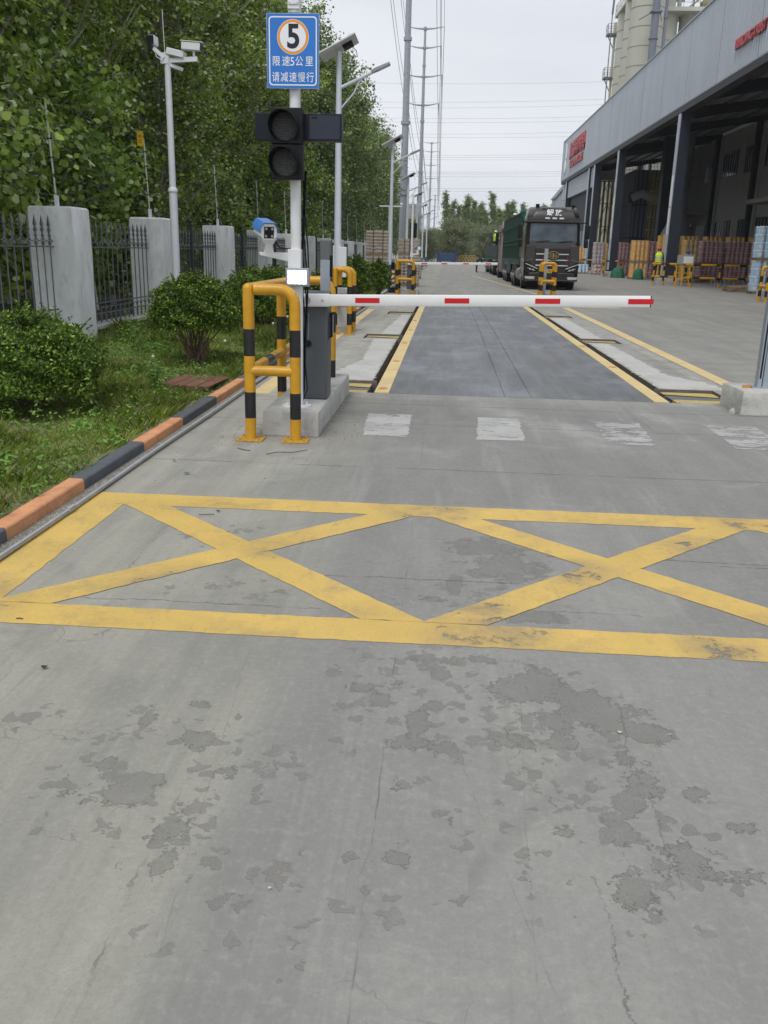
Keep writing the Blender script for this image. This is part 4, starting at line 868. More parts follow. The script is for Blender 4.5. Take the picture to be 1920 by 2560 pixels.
# ---------------------------------------------------------------- foliage tools
def leaves(name, pos, nrm, size, m, hexa=True, aspect=.8):
    n = len(pos); rs = np.random.RandomState(n % 9973)
    nrm = nrm/np.maximum(np.linalg.norm(nrm, axis=1, keepdims=True), 1e-6)
    t = rs.normal(size=(n, 3)); t -= nrm*(t*nrm).sum(1, keepdims=True); t /= np.linalg.norm(t, axis=1, keepdims=True); b = np.cross(nrm, t)
    if hexa: loc = np.array([(0, -.5, 0), (.36*aspect/.8, -.3, -.06), (.42*aspect/.8, .1, -.08), (0, .6, 0), (-.42*aspect/.8, .1, -.08), (-.36*aspect/.8, -.3, -.06)])
    else: loc = np.array([(0, -.5, 0), (.42*aspect/.8, 0, -.05), (0, .5, 0), (-.42*aspect/.8, 0, -.05)])
    k = len(loc); s = size[:, None]
    co = (pos[:, None, :]+s[:, :, None]*(loc[None, :, 0:1]*b[:, None]+loc[None, :, 1:2]*t[:, None]+loc[None, :, 2:3]*nrm[:, None])).reshape(-1, 3)
    me = np_mesh(name, co, np.arange(n*k).reshape(n, k)); me.materials.append(m); return me
def make_tree(seed, H, Rr, base, nb, nleaf, ls, m, style='poplar', hexa=True, sig=.21, trunk_r=.16, white=True):
    rs = np.random.RandomState(seed); rg = random.Random(seed)
    tm = MB(); tm.mi = 0
    def tp(z): return Vector((.25*math.sin(z*.35+seed), .25*math.sin(z*.27+seed*2), z))-Vector((.25*math.sin(seed), .25*math.sin(seed*2), 0))
    zs = [0, 1.15]+[1.15+(H*.96-1.15)*i/9 for i in range(1, 10)]
    if white: tm.mi = 1
    tm.tube([tp(0)-Vector((0, 0, .1)), tp(.5), tp(1.15)], [trunk_r*1.25, trunk_r*1.05, trunk_r], 10); tm.mi = 0
    tm.tube([tp(z) for z in zs[1:]], [trunk_r*(1-.9*i/9) for i in range(10)], 8)
    cl = []
    for i in range(nb):
        u = (i+rg.random())/nb; z0 = base+(H*.93-base)*u; th = i*2.4+rg.uniform(-.5, .5)
        if style == 'poplar': rad = Rr*(max(.12, math.sin(math.pi*min(1, .12+u*.84))**.75))*rg.uniform(.6, 1.15); rise = rad*rg.uniform(.7, 1.6)
        elif style == 'slim': rad = Rr*(.35+.65*math.sin(math.pi*(u**.8)))*rg.uniform(.5, 1.1); rise = rad*rg.uniform(1.5, 2.6)
        else: rad = Rr*math.sqrt(max(.05, 1-(2*u-.8)**2/1.5))*rg.uniform(.6, 1.1); rise = rad*rg.uniform(.0, .8)
        s = tp(z0); e = s+Vector((rad*math.cos(th), rad*math.sin(th), rise)); e.z = min(e.z, H*1.02)
        mid = (s+e)/2+Vector((0, 0, -.12*rad)); tm.tube([s, mid, e], [.06*(1-u*.5), .036, .01], 5, cap=False)
        k = max(2, int(rad/.42))
        for j in range(k):
            f = .25+.75*(j+rg.random())/k; p = s.lerp(mid, f*2) if f < .5 else mid.lerp(e, f*2-1)
            cl.append((p.x+rg.gauss(0, .16), p.y+rg.gauss(0, .16), p.z+rg.gauss(0, .2), rg.uniform(.55, 1.25)))
    cl = np.array(cl); wts = cl[:, 3]**2; wts /= wts.sum(); idx = rs.choice(len(cl), nleaf, p=wts)
    off = rs.normal(size=(nleaf, 3))*(sig*cl[idx, 3])[:, None]*np.array([1.15, 1.15, .62]); pos = cl[idx, :3]+off
    out = off/np.maximum(np.linalg.norm(off, axis=1, keepdims=True), 1e-5)
    nrm = rs.normal(size=(nleaf, 3))*.5+out*.55+np.array([0, 0, .6])
    size = ls*rs.uniform(.6, 1.25, nleaf)
    cm = leaves('crown', pos, nrm, size, m, hexa)
    root = empty('tree', (0, 0, 0)); t = tm.build('trunk', [bark, lime], root)
    c = bpy.data.objects.new('crown', cm); C.objects.link(c); c.parent = root
    return root
G_ROW = 'poplars and broadleaf trees behind the roadside fence'
protos = [make_tree(11, 15.8, 2.7, 1.6, 150, 46000, .098, leaf_pop), make_tree(23, 14.6, 2.5, 1.9, 140, 44000, .098, leaf_pop), make_tree(37, 16.6, 2.6, 2.2, 155, 48000, .098, leaf_pop)]
near_p = make_tree(51, 9.5, 3.3, 1.4, 75, 26000, .125, leaf_near, 'broad', sig=.34)
under_p = [make_tree(63, 5.4, 2.1, .5, 60, 12000, .13, leaf_pop, 'broad', sig=.3, trunk_r=.08), make_tree(67, 6.2, 1.9, .6, 60, 12000, .13, leaf_near, 'broad', sig=.3, trunk_r=.08)]
far_p = [make_tree(71, 15.6, 2.6, 1.5, 90, 15000, .2, leaf_far, hexa=False, sig=.36), make_tree(79, 16.4, 2.5, 1.5, 90, 15000, .2, leaf_far, hexa=False, sig=.36)]
used = set(); trees = []
def place(proto, x, y, s, rz, name, lab, cat='tree', grp=G_ROW, sz=None):
    o = proto if proto.name not in used else copy_tree(proto)
    if o is proto: used.add(proto.name)
    o.location = (x, y, 0); o.rotation_euler = (0, 0, rz); o.scale = (s, s, sz or s); tag(o, lab, cat, grp); trees.append((o, name)); return o
ys_row = [11.5, 16, 20.5, 25, 29.5, 34.5, 39.5, 45]
rg = random.Random(5)
protoN = [copy_tree(p) for p in ()]
cnt = 0
def lab_tree(i, what, where): return f'{what}, {where}'
for i, y in enumerate(ys_row):
    if i == 0: place(near_p, -8.9, 12.2, 1.0, .4, 'broadleaf_tree', 'broad tree with large pale leaves overhanging the fence at the upper left corner'); continue
    place(protos[i % 3], -8.7+rg.uniform(-.5, .4), y+rg.uniform(-.8, .8), rg.uniform(.93, 1.02), rg.uniform(0, 6), 'poplar_tree', f'tall leafy poplar in the front row behind the fence, {ORD[i-1]} from the camera', sz=[1, 1, .97, .86, .84, .86, .88, .9][i])
for i, y in enumerate([50, 55.5, 61, 67, 73, 79, 86, 93, 101, 110, 120]):
    place(far_p[i % 2], -8.4+rg.uniform(-.5, .5), y, rg.uniform(.84, .96), rg.uniform(0, 6), 'poplar_tree', f'distant dark green poplar of the front row behind the fence, {ORD[i]} beyond the gate cabinets')
for i, (x, y) in enumerate([(-12.8, 15), (-13.4, 22), (-13.5, 31), (-12.9, 37), (-13, 43.5)]):
    place(protos[(i+1) % 3], x, y, rg.uniform(.9, 1.0), rg.uniform(0, 6), 'poplar_tree', f'poplar of the second row in the wood, {ORD[i]} from the camera')
for i, (x, y) in enumerate([(-17.5, 33), (-18.5, 39), (-17, 48), (-13.5, 52), (-13, 60), (-13.5, 70), (-18, 60), (-23, 46)]):
    place(far_p[i % 2], x, y, rg.uniform(1.0, 1.15), rg.uniform(0, 6), 'poplar_tree', f'poplar deep in the wood behind the second row, {ORD[i]} from the camera')
for i, (x, y, k) in enumerate([(-8.9, 15.6, 0), (-9.1, 19.6, 1), (-8.9, 23.6, 0), (-9.2, 28, 1), (-8.8, 33, 0), (-8.9, 38, 1), (-10.3, 13.5, 0), (-11, 17.5, 1), (-11.2, 22.5, 0), (-11, 29, 1), (-8.7, 44, 0), (-8.6, 50, 1)]):
    place(under_p[k], x, y, rg.uniform(.8, 1.1), rg.uniform(0, 6), 'young_tree', f'low leafy young tree filling in under the poplars, {ORD[i]} of them from the left', 'tree', 'young trees under the poplars')
# distant poplar row, willow and hedge across the end of the road
slim_p = [make_tree(91, 12.6, .95, .8, 90, 7000, .2, leaf_far, 'slim', hexa=False, sig=.2, white=False), make_tree(97, 12, .85, .8, 90, 7000, .2, leaf_far, 'slim', hexa=False, sig=.26, white=False)]
for i in range(16):
    x = -.9+i*1.55+rg.uniform(-.5, .5); tall = rg.uniform(.82, 1.05)
    place(slim_p[i % 2], x, 190+rg.uniform(-5, 5), tall*1.05, rg.uniform(0, 6), 'poplar_tree', f'slender hazy poplar at the end of the road, {ORD[i] if i else "leftmost"}{" from the left" if i else " of the row"}', 'tree', 'distant poplar row')
for i in range(14):
    place(slim_p[i % 2], 3+i*1.7+rg.uniform(-.6, .6), 203+rg.uniform(-3, 3), rg.uniform(.88, .94), rg.uniform(0, 6), 'poplar_tree', f'shorter poplar filling the gaps behind the distant row, {ORD[i] if i else "leftmost"} from the left', 'tree', 'second distant poplar row')
for i in range(9):
    place(far_p[i % 2], 3+i*2.5+rg.uniform(-.5, .5), 207+rg.uniform(-3, 3), rg.uniform(.52, .64), rg.uniform(0, 6), 'broadleaf_tree', f'rounded green tree massed behind the spiky poplar row, {ORD[i] if i else "leftmost"} from the left', 'tree', 'rounded trees behind the poplar row')
wil = make_tree(103, 7.6, 3.6, .4, 110, 26000, .2, leaf_willow, 'broad', hexa=False, sig=.5, white=False)
place(wil, 1.3, 152, .92, 1, 'willow_tree', 'rounded olive green willow bush tree at the end of the road')
place(wil, -3.4, 158, .72, 3, 'willow_tree', 'smaller dull green bush tree left of the round willow', )
place(wil, 7, 165, .85, 5, 'willow_tree', 'dark rounded tree behind the right of the willow at the road end')
for i in range(7):
    place(far_p[i % 2], -7.5+rg.uniform(-1, 1)+(i % 2)*-3, 132+i*9, .62, rg.uniform(0, 6), 'poplar_tree', f'low far tree closing the left side of the road end, {ORD[i]} from the camera', 'tree', 'low trees at the left of the road end')
for o, nm in trees: o.name = nm
# ---------------------------------------------------------------- shrubs
def shrub(seed, loc, rx, ry, h, n, ls, lab, name='shrub', lift=.0, stems=14, ragged_=.12, m=None):
    rs = np.random.RandomState(seed); root = empty(name, loc, lab, 'shrub')
    st = MB(); rg2 = random.Random(seed); tips = []
    for i in range(stems*6):
        th = rg2.uniform(0, 6.28); ph = math.acos(rg2.uniform(-.35, 1)); k = rg2.uniform(.75, 1.0)
        tips.append(Vector((rx*k*math.sin(ph)*math.cos(th), ry*k*math.sin(ph)*math.sin(th), lift+(h-lift)*(.5+.5*k*math.cos(ph)))))
    for tpt in tips[:stems*3]:
        st.tube([(rg2.gauss(0, .05), rg2.gauss(0, .05), 0), tpt*.45+Vector((0, 0, .05)), tpt], [.009, .006, .003], 4, cap=False)
    st.build('stems', mat('twig', (.16, .11, .075), .9, var=.3, scale=20), root)
    T = np.array([tuple(v) for v in tips]); nn = np.random.RandomState(seed+1)
    d = nn.normal(size=(n, 3)); d /= np.linalg.norm(d, axis=1, keepdims=True); d[:, 2] = np.where(d[:, 2] < -.55, -d[:, 2], d[:, 2])
    lump = 1+.07*np.sin(d[:, 0]*11+d[:, 2]*8+seed)+.12*np.sin(d[:, 0]*5+seed)*np.sin(d[:, 1]*6)+.08*np.sin(d[:, 2]*9+d[:, 0]*7+seed)+.05*np.sin(d[:, 1]*17+d[:, 2]*13)
    rad = (1-np.abs(nn.normal(size=n))*.2)*lump; spike = nn.rand(n) < ragged_; rad = np.where(spike, rad+nn.rand(n)*.1, rad)
    cz = (h+lift)/2; pos = d*np.array([rx, ry, (h-lift)/2])*rad[:, None]+np.array([0, 0, cz])
    nrm = nn.normal(size=(n, 3))*.7+d*.5+np.array([0, 0, .5])
    me = leaves('foliage', pos, nrm, ls*nn.uniform(.6, 1.3, n), m or leaf_shrub, False, .5)
    o = bpy.data.objects.new('foliage', me); C.objects.link(o); o.parent = root
    # shoots
    P_ = []; N_ = []
    for i in range(int(n/500)):
        th = rg2.uniform(0, 6.28); ph = rg2.uniform(0, .9); b0 = Vector((rx*.93*math.sin(ph)*math.cos(th), ry*.93*math.sin(ph)*math.sin(th), cz+(h-lift)/2*.93*math.cos(ph)))
        dr = Vector((rg2.gauss(0, .5)+math.sin(ph)*math.cos(th), rg2.gauss(0, .5)+math.sin(ph)*math.sin(th), rg2.uniform(.5, 1.5))).normalized(); Ls = rg2.uniform(.08, .2)
        for j in range(16): p = b0+dr*Ls*j/15; P_.append((p.x+rg2.gauss(0, .008), p.y+rg2.gauss(0, .008), p.z)); N_.append((rg2.gauss(0, .6), rg2.gauss(0, .6), .7))
    if P_:
        me = leaves('shoots', np.array(P_), np.array(N_), np.full(len(P_), ls*1.05), leaf_shrub if m is None else m, False, .5)
        o = bpy.data.objects.new('shoots', me); C.objects.link(o); o.parent = root
    return root
shrub(1, (-3.82, 7.85, .05), .66, .8, .86, 38000, .036, 'big dense green shrub at the left edge in front of the first pillar')
shrub(2, (-3.22, 11.3, .06), .53, .55, 1.1, 26000, .038, 'round ball-shaped clipped shrub on bare stems beside the rusty drain cover', lift=.28)
shrub(3, (-3.35, 16.5, .05), .85, .9, 1.12, 26000, .05, 'broad green shrub behind the yellow cage near the camera mast')
shrub(4, (-2.78, 27.5, .05), .5, .55, 1.3, 9000, .07, 'left of the two dense shrubs beyond the first solar lamp')
shrub(5, (-2.38, 31.5, .05), .5, .5, 1.15, 8000, .07, 'right of the two dense shrubs beyond the first solar lamp')
shrub(6, (-3.9, 20.5, .05), .6, .7, .95, 8000, .06, 'small shrub half hidden behind the pole of the nearest solar lamp')
shrub(7, (-3.0, 22.6, .05), .5, .5, 1.0, 8000, .06, 'pale leafy shrub just left of the white lamp box')
# grass on the verge: uncountable
def grass(name, n, x0, x1, y0, y1, h0, h1, wd, seed, lab, m, lean=.5, clump=True):
    rs = np.random.RandomState(seed); x = rs.uniform(x0, x1, n); y = y0+(y1-y0)*rs.rand(n)**1.3
    den = np.sin(x*3.1+np.sin(y*1.3)*2)*np.sin(y*2.1+x)+rs.normal(size=n)*.5; k = den > -.45; x = x[k]; y = y[k]; n = len(x)
    hh = rs.uniform(h0, h1, n)*(1+.5*np.sin(x*2.7+y*1.9)); th = rs.uniform(0, 6.28, n); ln = rs.uniform(.1, lean, n)*hh; z = vz(x, y)-.01
    dx, dy = np.cos(th), np.sin(th); w_ = wd*rs.uniform(.7, 1.4, n)
    c = np.stack([x, y, z], 1); sd_ = np.stack([-dy*w_, dx*w_, 0*w_], 1); m1 = c+np.stack([dx*ln*.35, dy*ln*.35, hh*.6], 1); tp_ = c+np.stack([dx*ln, dy*ln, hh], 1)
    co = np.stack([c-sd_, c+sd_, m1+sd_*.8, tp_, m1-sd_*.8], 1).reshape(-1, 3)
    me = np_mesh(name, co, np.arange(n*5).reshape(n, 5)); me.materials.append(m)
    o = bpy.data.objects.new(name, me); C.objects.link(o); return tag(o, lab, 'grass', kind='stuff')
grass('grass', 150000, -5.85, -2.46, 3.5, 14, .03, .10, .0022, 1, 'uneven green grass growing on the near part of the verge', grass_m, 1.1)
grass('grass', 70000, -5.85, -2.45, 13.5, 34, .06, .18, .005, 2, 'longer green grass on the far part of the verge beyond the ball-shaped shrub', grass_m, .9)
grass('grass', 26000, -5.85, -2.45, 33, 95, .1, .3, .014, 3, 'rough grass on the verge beyond the far barrier', grass_m, .9)
# leafy weeds
wl = []; wn = []; ws = []
rg = random.Random(9)
for _ in range(520):
    x = rg.uniform(-5.6, -2.45); y = 4+9*rg.random()**1.1; hh = rg.uniform(.04, .2) if rg.random() < .88 else rg.uniform(.2, .4); z = .06
    for j in range(int(10+hh*110)):
        a = rg.uniform(0, 6.28); u = rg.random(); r_ = .02+.09*(1-u)*rg.random()+.02; wl.append((x+r_*math.cos(a), y+r_*math.sin(a), z+hh*u)); wn.append((math.cos(a)*.5, math.sin(a)*.5, .8)); ws.append(rg.uniform(.015, .05))
me = leaves('weeds', np.array(wl), np.array(wn), np.array(ws), weed_m, True, .45); o = bpy.data.objects.new('weeds', me); C.objects.link(o); tag(o, 'low broad-leaved weeds scattered through the verge grass', 'weeds', kind='stuff')
# litter of dry leaves and stems on the verge
wl = []; wn = []; ws = []
for _ in range(6000):
    x = rg.uniform(-5.5, -2.4); y = 3.6+8*rg.random(); wl.append((x, y, float(vz(x, y))+.008)); wn.append((rg.gauss(0, .25), rg.gauss(0, .25), 1)); ws.append(rg.uniform(.012, .035))
me = leaves('leaf_litter', np.array(wl), np.array(wn), np.array(ws), leafmat('litter', (.12, .09, .06), (.38, .33, .27), None, 0, .05), False, .4); o = bpy.data.objects.new('leaf_litter', me); C.objects.link(o); tag(o, 'dry pale leaf litter on the bare patches of the verge', 'litter', kind='stuff')
# tall weeds, dandelions, twigs and leaves lying about
def tall_weed(loc, h, lab, seed):
    r_ = random.Random(seed); t = empty('tall_weed', loc, lab, 'weed'); s = MB(); P_ = []; N_ = []; S_ = []
    for q in range(5):
        a = r_.uniform(0, 6.28); tipx = Vector((math.cos(a)*h*.22, math.sin(a)*h*.22, h*r_.uniform(.7, 1))); s.tube([(0, 0, 0), tipx*.5+Vector((0, 0, .05)), tipx], [.005, .004, .002], 5)
        for j in range(36):
            u = r_.uniform(.2, 1); p = tipx*u; b = r_.uniform(0, 6.28); d = .02+.07*(1-u*.6)*r_.random(); P_.append((p.x+d*math.cos(b), p.y+d*math.sin(b), p.z)); N_.append((math.cos(b)*.4, math.sin(b)*.4, .8)); S_.append(r_.uniform(.03, .06))
    s.build('stem', mat('weed_stem', (.1, .16, .05), .7), t); me = leaves('foliage', np.array(P_), np.array(N_), np.array(S_), weed_m, True, .35); o = bpy.data.objects.new('foliage', me); C.objects.link(o); o.parent = t
tall_weed((-4.05, 11.6, .06), .75, 'tall feathery weed standing between the two nearest shrubs', 1)
tall_weed((-3.05, 9.15, .06), .34, 'leafy weed with a yellow flower growing beside the rusty drain cover', 2)
tall_weed((-4.45, 12.4, .06), .5, 'shorter bushy weed left of the tall feathery one', 3)
for i, (x, y, h, lab) in enumerate(((-2.75, 11.0, .36, 'dandelion clock on a thin stalk right below the ball-shaped shrub'), (-3.35, 10.0, .26, 'dandelion clock left of the drain cover'), (-2.52, 14.2, .45, 'upper dandelion clock between the legs of the large cage'), (-2.6, 13.4, .4, 'lower dandelion clock between the legs of the large cage'))):
    t = empty('dandelion', (x, y, .06), lab, 'flower', 'dandelion clocks on the verge'); s = MB(); s.tube([(0, 0, 0), (.01, 0, h*.6), (0, .01, h)], .002, 5); s.build('stalk', MATS['weed_stem'], t); s = MB(); s.ball((0, .01, h), .02, 10); s.build('seed_head', mat('fluff', (.5, .5, .46), .9), t)
twm = mat('dead_twig', (.1, .08, .06), .9)
for i, (pts, lab) in enumerate(((((-1.35, 6.62, .006), (-1.28, 6.7, .008), (-1.16, 6.72, .006), (-1.05, 6.8, .012)), 'thin curved dead twig on the concrete in front of the large cage'), (((-1.62, 6.8, .005), (-1.55, 6.74, .006), (-1.5, 6.73, .005)), 'short dead twig left of the large cage foot'), (((-1.42, 4.93, .012), (-1.33, 4.95, .014)), 'straight dry stalk lying on the yellow paint corner'), (((-1.78, 3.35, .004), (-1.765, 3.352, .006), (-1.75, 3.35, .004)), 'dark scrap at the left end of the near yellow line'))):
    m_ = MB(); m_.tube(pts, .003, 5); tag(m_.build('twig', twm), lab, 'twig')
for i, (x, y, s_, colr, lab) in enumerate(((-1.78, 5.92, .05, 0, 'green fallen leaf on the concrete above the yellow corner'), (-1.98, 6.28, .035, 0, 'small green fallen leaf near the conduit pipe'), (-1.33, 5.04, .03, 1, 'dark curled leaf beside the first yellow cross'), (-1.46, 2.92, .03, 1, 'dark curled leaf below the near yellow line'), (-.38, 1.82, .011, 2, 'tiny pale pebble on the bare foreground concrete'), (.65, 2.68, .02, 2, 'small pale leaf scrap on the spalled patch'))):
    m_ = MB(); k = 8; m_.add([(x+s_*.5*math.cos(6.28*j/k)*(1 if j % 2 else .8), y+s_*.32*math.sin(6.28*j/k), .006+.25*s_*abs(math.cos(6.28*j/k))) for j in range(k)], [tuple(range(k))])
    tag(m_.build('fallen_leaf' if colr < 2 else 'scrap', [mat('leaf_green', (.1, .17, .06), .6), mat('leaf_dark', (.03, .028, .025), .8), mat('leaf_pale', (.5, .45, .36), .8)][colr], smooth=0), lab, 'leaf' if colr < 2 else 'scrap')
# ---------------------------------------------------------------- power line
py_m = mat('pylon_steel', (.33, .36, .4), .5, .3, var=.08)
def pylon(x, y, H, rb, rt, lab):
    t = empty('pylon', (x, y, 0), lab, 'pylon', 'tubular power pylons'); s = MB()
    n = 4; s.cyl((0, 0, 0), (0, 0, H), rb, rt, 16)
    for z in (8, 15.5, 24, 33):
        if z < H: r = rb+(rt-rb)*z/H; s.cyl((0, 0, z-.18), (0, 0, z+.18), r*1.35, n=16)
    for k in range(int(H*1.6)): z = 2+k*.6; s.box(.03, .1, -(rb+(rt-rb)*z/H)-.12, -(rb+(rt-rb)*z/H), z, z+.05)
    s.build('mast', py_m, t); arms = []
    for z, hw in ((H-.2, 3.3), (H-3.2, 2.85), (H-7.8, 3.2), (H-12.4, 2.8)):
        s = MB()
        for sg in (-1, 1):
            s.tube([(0, 0, z), (sg*hw*.45, 0, z+.08), (sg*hw, 0, z+.38)], [.17, .12, .05], 6)
        s.lathe([(rt*1.2, -.3), (rt*1.7, -.15), (rt*1.7, .2), (rt*.8, .4)], 10, (0, 0, z)); s.build('cross_arm', py_m, t)
        for sg in (-1, 1):
            if z < H-1: s = MB(); s.tube([(sg*hw, 0, z+.35), (sg*hw, .0, z-1.6)], .07, 6); s.build('insulator', mat('insulator', (.12, .13, .15), .4), t); arms.append((x+sg*hw, y, z-1.6))
            else: arms.append((x+sg*hw, y, z+.3))
    return arms
pyl = [pylon(-5.35, 107, 47, .46, .22, 'nearest and thickest steel tube pylon, its arms above the top of the frame'), pylon(-5.5, 170, 39, .46, .19, 'second steel tube pylon with four pairs of slender arms'), pylon(-7.45, 345, 40, .5, .24, 'third pylon, smaller and farther along the line'), pylon(-10.3, 650, 40, .7, .35, 'farthest tiny pylon above the end of the road')]
pyl = [[(a[0], 20, a[2]+2) for a in pyl[0]]]+pyl
wire_m = mat('wire_alu', (.2, .21, .23), .5, .3)
for q in range(len(pyl)-1):
    for k in range(8):
        a = Vector(pyl[q][k]); b = Vector(pyl[q+1][k]); d = (b-a).length; sg = d*.018
        m_ = MB(); m_.tube([tuple(a.lerp(b, i/16)-Vector((0, 0, sg*4*(i/16)*(1-i/16)))) for i in range(17)], .014+.00012*max(a.y, b.y)*.9, 4, cap=False)
        tag(m_.build('power_line', wire_m, smooth=0), f'{"right" if k % 2 else "left"} conductor on arm pair {["one", "two", "three", "four"][k//2]} from the top in the {["span coming over the camera", "first", "second", "third"][q]}{"" if q == 0 else " span between pylons"}', 'power line', 'conductors along the pylon line')
for k, (yl, yr) in enumerate(((262, 264), (300, 299), (311, 309), (332, 332), (339, 340), (364, 362), (369, 371), (408, 408), (411, 413), (416, 417), (443, 444), (446, 448), (452, 453), (479, 479), (484, 485))):
    Y = 260; zl = 1.55+(615+12-yl)/2186*Y; zr = 1.55+(625+12-yr)/2186*Y
    m_ = MB(); m_.tube([(x, Y+k, zl+(zr-zl)*(x+20)/60+((x-8)/30)**2*.35) for x in range(-60, 141, 8)], .022, 4, cap=False)
    tag(m_.build('cross_wire', wire_m, smooth=0), f'thin wire crossing the sky above the road end, number {k+1} counted from the highest', 'wire', 'wires crossing the sky')
# ---------------------------------------------------------------- end of the road: blue trailer, pipes, plates
bl = mat('stillage_blue', (.02, .05, .12), .5, var=.2)
t = empty('flatbed_trailer', (-.1, 131, 0), 'dark blue slatted trailer tail standing across the end of the road', 'trailer')
s = MB(); s.box(-1.35, 1.35, 0, 3, .35, 1.55); s.build('body', bl, t, bevel=.03)
s = MB(); [s.box(-1.05, 1.05, -.06, 0, .45+k*.25, .56+k*.25) for k in range(4)]; s.build('slats', mat('slat_blue', (.05, .1, .2), .5), t)
for x in (-1.32, 1.32):
    s = MB(); s.box(x-.1, x+.1, -.1, .3, 0, 2.0); s.build('corner_post', bl, t)
for x in (-.9, .9): s = MB(); s.cyl((x-.15, 1.2, .42), (x+.15, 1.2, .42), .42, n=14); s.build('wheel', rubber, t)
t = empty('pipe_stack', (3.3, 150, 0), 'stack of pipes with yellow ringed ends right of the blue trailer', 'pipe stack')
for r_ in range(3):
    for c_ in range(8-r_):
        s = MB(); x = -1.9+c_*.48+r_*.24; z = .24+r_*.42; s.cyl((x, 0, z), (x, 6, z), .23, n=12); s.mi = 1; s.cyl((x, -.03, z), (x, 0, z), .2, n=12); s.mi = 2; s.cyl((x, -.05, z), (x, -.028, z), .12, n=12); s.build('pipe', [mat('pipe_tan', (.3, .22, .1), .7), mat('pipe_yellow', (.5, .36, .1), .6), black_p], t)
for i, (x, lab) in enumerate(((-.3, 'small white plate on a post above the blue trailer'), (2.6, 'small white plate on a post above the pipe stack'))):
    t = empty('white_plate', (x, 154, 0), lab, 'sign'); s = MB(); s.box(-.25, .25, 0, .05, 2.1, 2.8); s.build('plate', sign_w, t); s = MB(); s.box(-.04, .04, .05, .1, 0, 2.7); s.build('post', grey_m, t)
# ---------------------------------------------------------------- wrapped sack pallets at the left kerb
def film_mat():
    m = bpy.data.materials.new('stretch_film'); t, b, L = nodes(m); N = t.nodes.new
    b.inputs['Base Color'].default_value = (.7, .7, .7, 1); b.inputs['Roughness'].default_value = .2
    n = N('ShaderNodeTexNoise'); n.inputs['Scale'].default_value = 5; n.inputs['Detail'].default_value = 6; g = N('ShaderNodeTexCoord'); q = N('ShaderNodeMapping'); q.inputs['Scale'].default_value = (1, 1, 3); L(g.outputs['Object'], q.inputs[0]); L(q.outputs[0], n.inputs['Vector'])
    r = N('ShaderNodeMapRange'); r.inputs[1].default_value = .35; r.inputs[2].default_value = .75; r.inputs[3].default_value = .97; r.inputs[4].default_value = .7; L(n.outputs['Fac'], r.inputs[0])
    bp = N('ShaderNodeBump'); bp.inputs['Strength'].default_value = .8; bp.inputs['Distance'].default_value = .03; L(n.outputs['Fac'], bp.inputs['Height']); L(bp.outputs[0], b.inputs['Normal'])
    tr = N('ShaderNodeBsdfTransparent'); ms = N('ShaderNodeMixShader'); L(r.outputs[0], ms.inputs[0]); L(b.outputs[0], ms.inputs[1]); L(tr.outputs[0], ms.inputs[2]); L(ms.outputs[0], t.nodes['Material Output'].inputs[0]); return m
film = film_mat()
def pallet(t, w_, d_, z, nm='pallet'):
    s = MB()
    for y in (-d_/2+.05, 0, d_/2-.05): s.box(-w_/2, w_/2, y-.05, y+.05, z, z+.1)
    n = 6
    for i in range(n): x = -w_/2+(i+.5)*w_/n; s.box(x-w_/n*.4, x+w_/n*.4, -d_/2, d_/2, z+.102, z+.125)
    return s.build(nm, wood, t)
sack = mat('paper_sacks', (.33, .27, .2), .85, var=.15, scale=3, bump=.6, bscale=9)
def sackstack(x, y, w_, d_, tiers, lab):
    t = empty('sack_pallet', (x, y, 0), lab, 'pallet of sacks', 'film wrapped sack pallets'); z = 0
    for h in tiers:
        pallet(t, w_, d_, z); z += .13; n = max(2, int(h/.13)); hh = h/n; s = MB()
        for k in range(n):
            for i in range(2):
                x0 = -w_/2+i*w_/2+.004; s.loft([[(x0, -d_/2, z+k*hh+.01), (x0+w_/2-.008, -d_/2, z+k*hh+.01), (x0+w_/2-.008, d_/2, z+k*hh+.01), (x0, d_/2, z+k*hh+.01)], [(x0, -d_/2-.02, z+(k+.5)*hh), (x0+w_/2-.008, -d_/2-.02, z+(k+.5)*hh), (x0+w_/2-.008, d_/2+.02, z+(k+.5)*hh), (x0, d_/2+.02, z+(k+.5)*hh)], [(x0, -d_/2, z+(k+1)*hh-.01), (x0+w_/2-.008, -d_/2, z+(k+1)*hh-.01), (x0+w_/2-.008, d_/2, z+(k+1)*hh-.01), (x0, d_/2, z+(k+1)*hh-.01)]])
        s.build('sacks', sack, t)
        s = MB(); s.box(-w_/2-.03, w_/2+.03, -d_/2-.04, d_/2+.04, z-.02, z+h+.01); s.build('film', film, t, bevel=.03)
        for xx in (-w_*.2, w_*.18): s = MB(); s.box(xx-.01, xx+.01, -d_/2-.046, d_/2+.046, z, z+h+.016); s.build('strap', black_p, t)
        z += h
sackstack(-2.95, 39.3, 1.08, 1.0, (1.2, .92), 'nearest two-high stack of film wrapped brown sacks left of the second lamp')
sackstack(-1.78, 42.3, .95, .95, (1.25, .62), 'second brown wrapped sack stack just behind the far signal pole')
sackstack(-1.95, 55, .8, .9, (1.0,), 'low far sack pallet beyond the second wrapped stack')
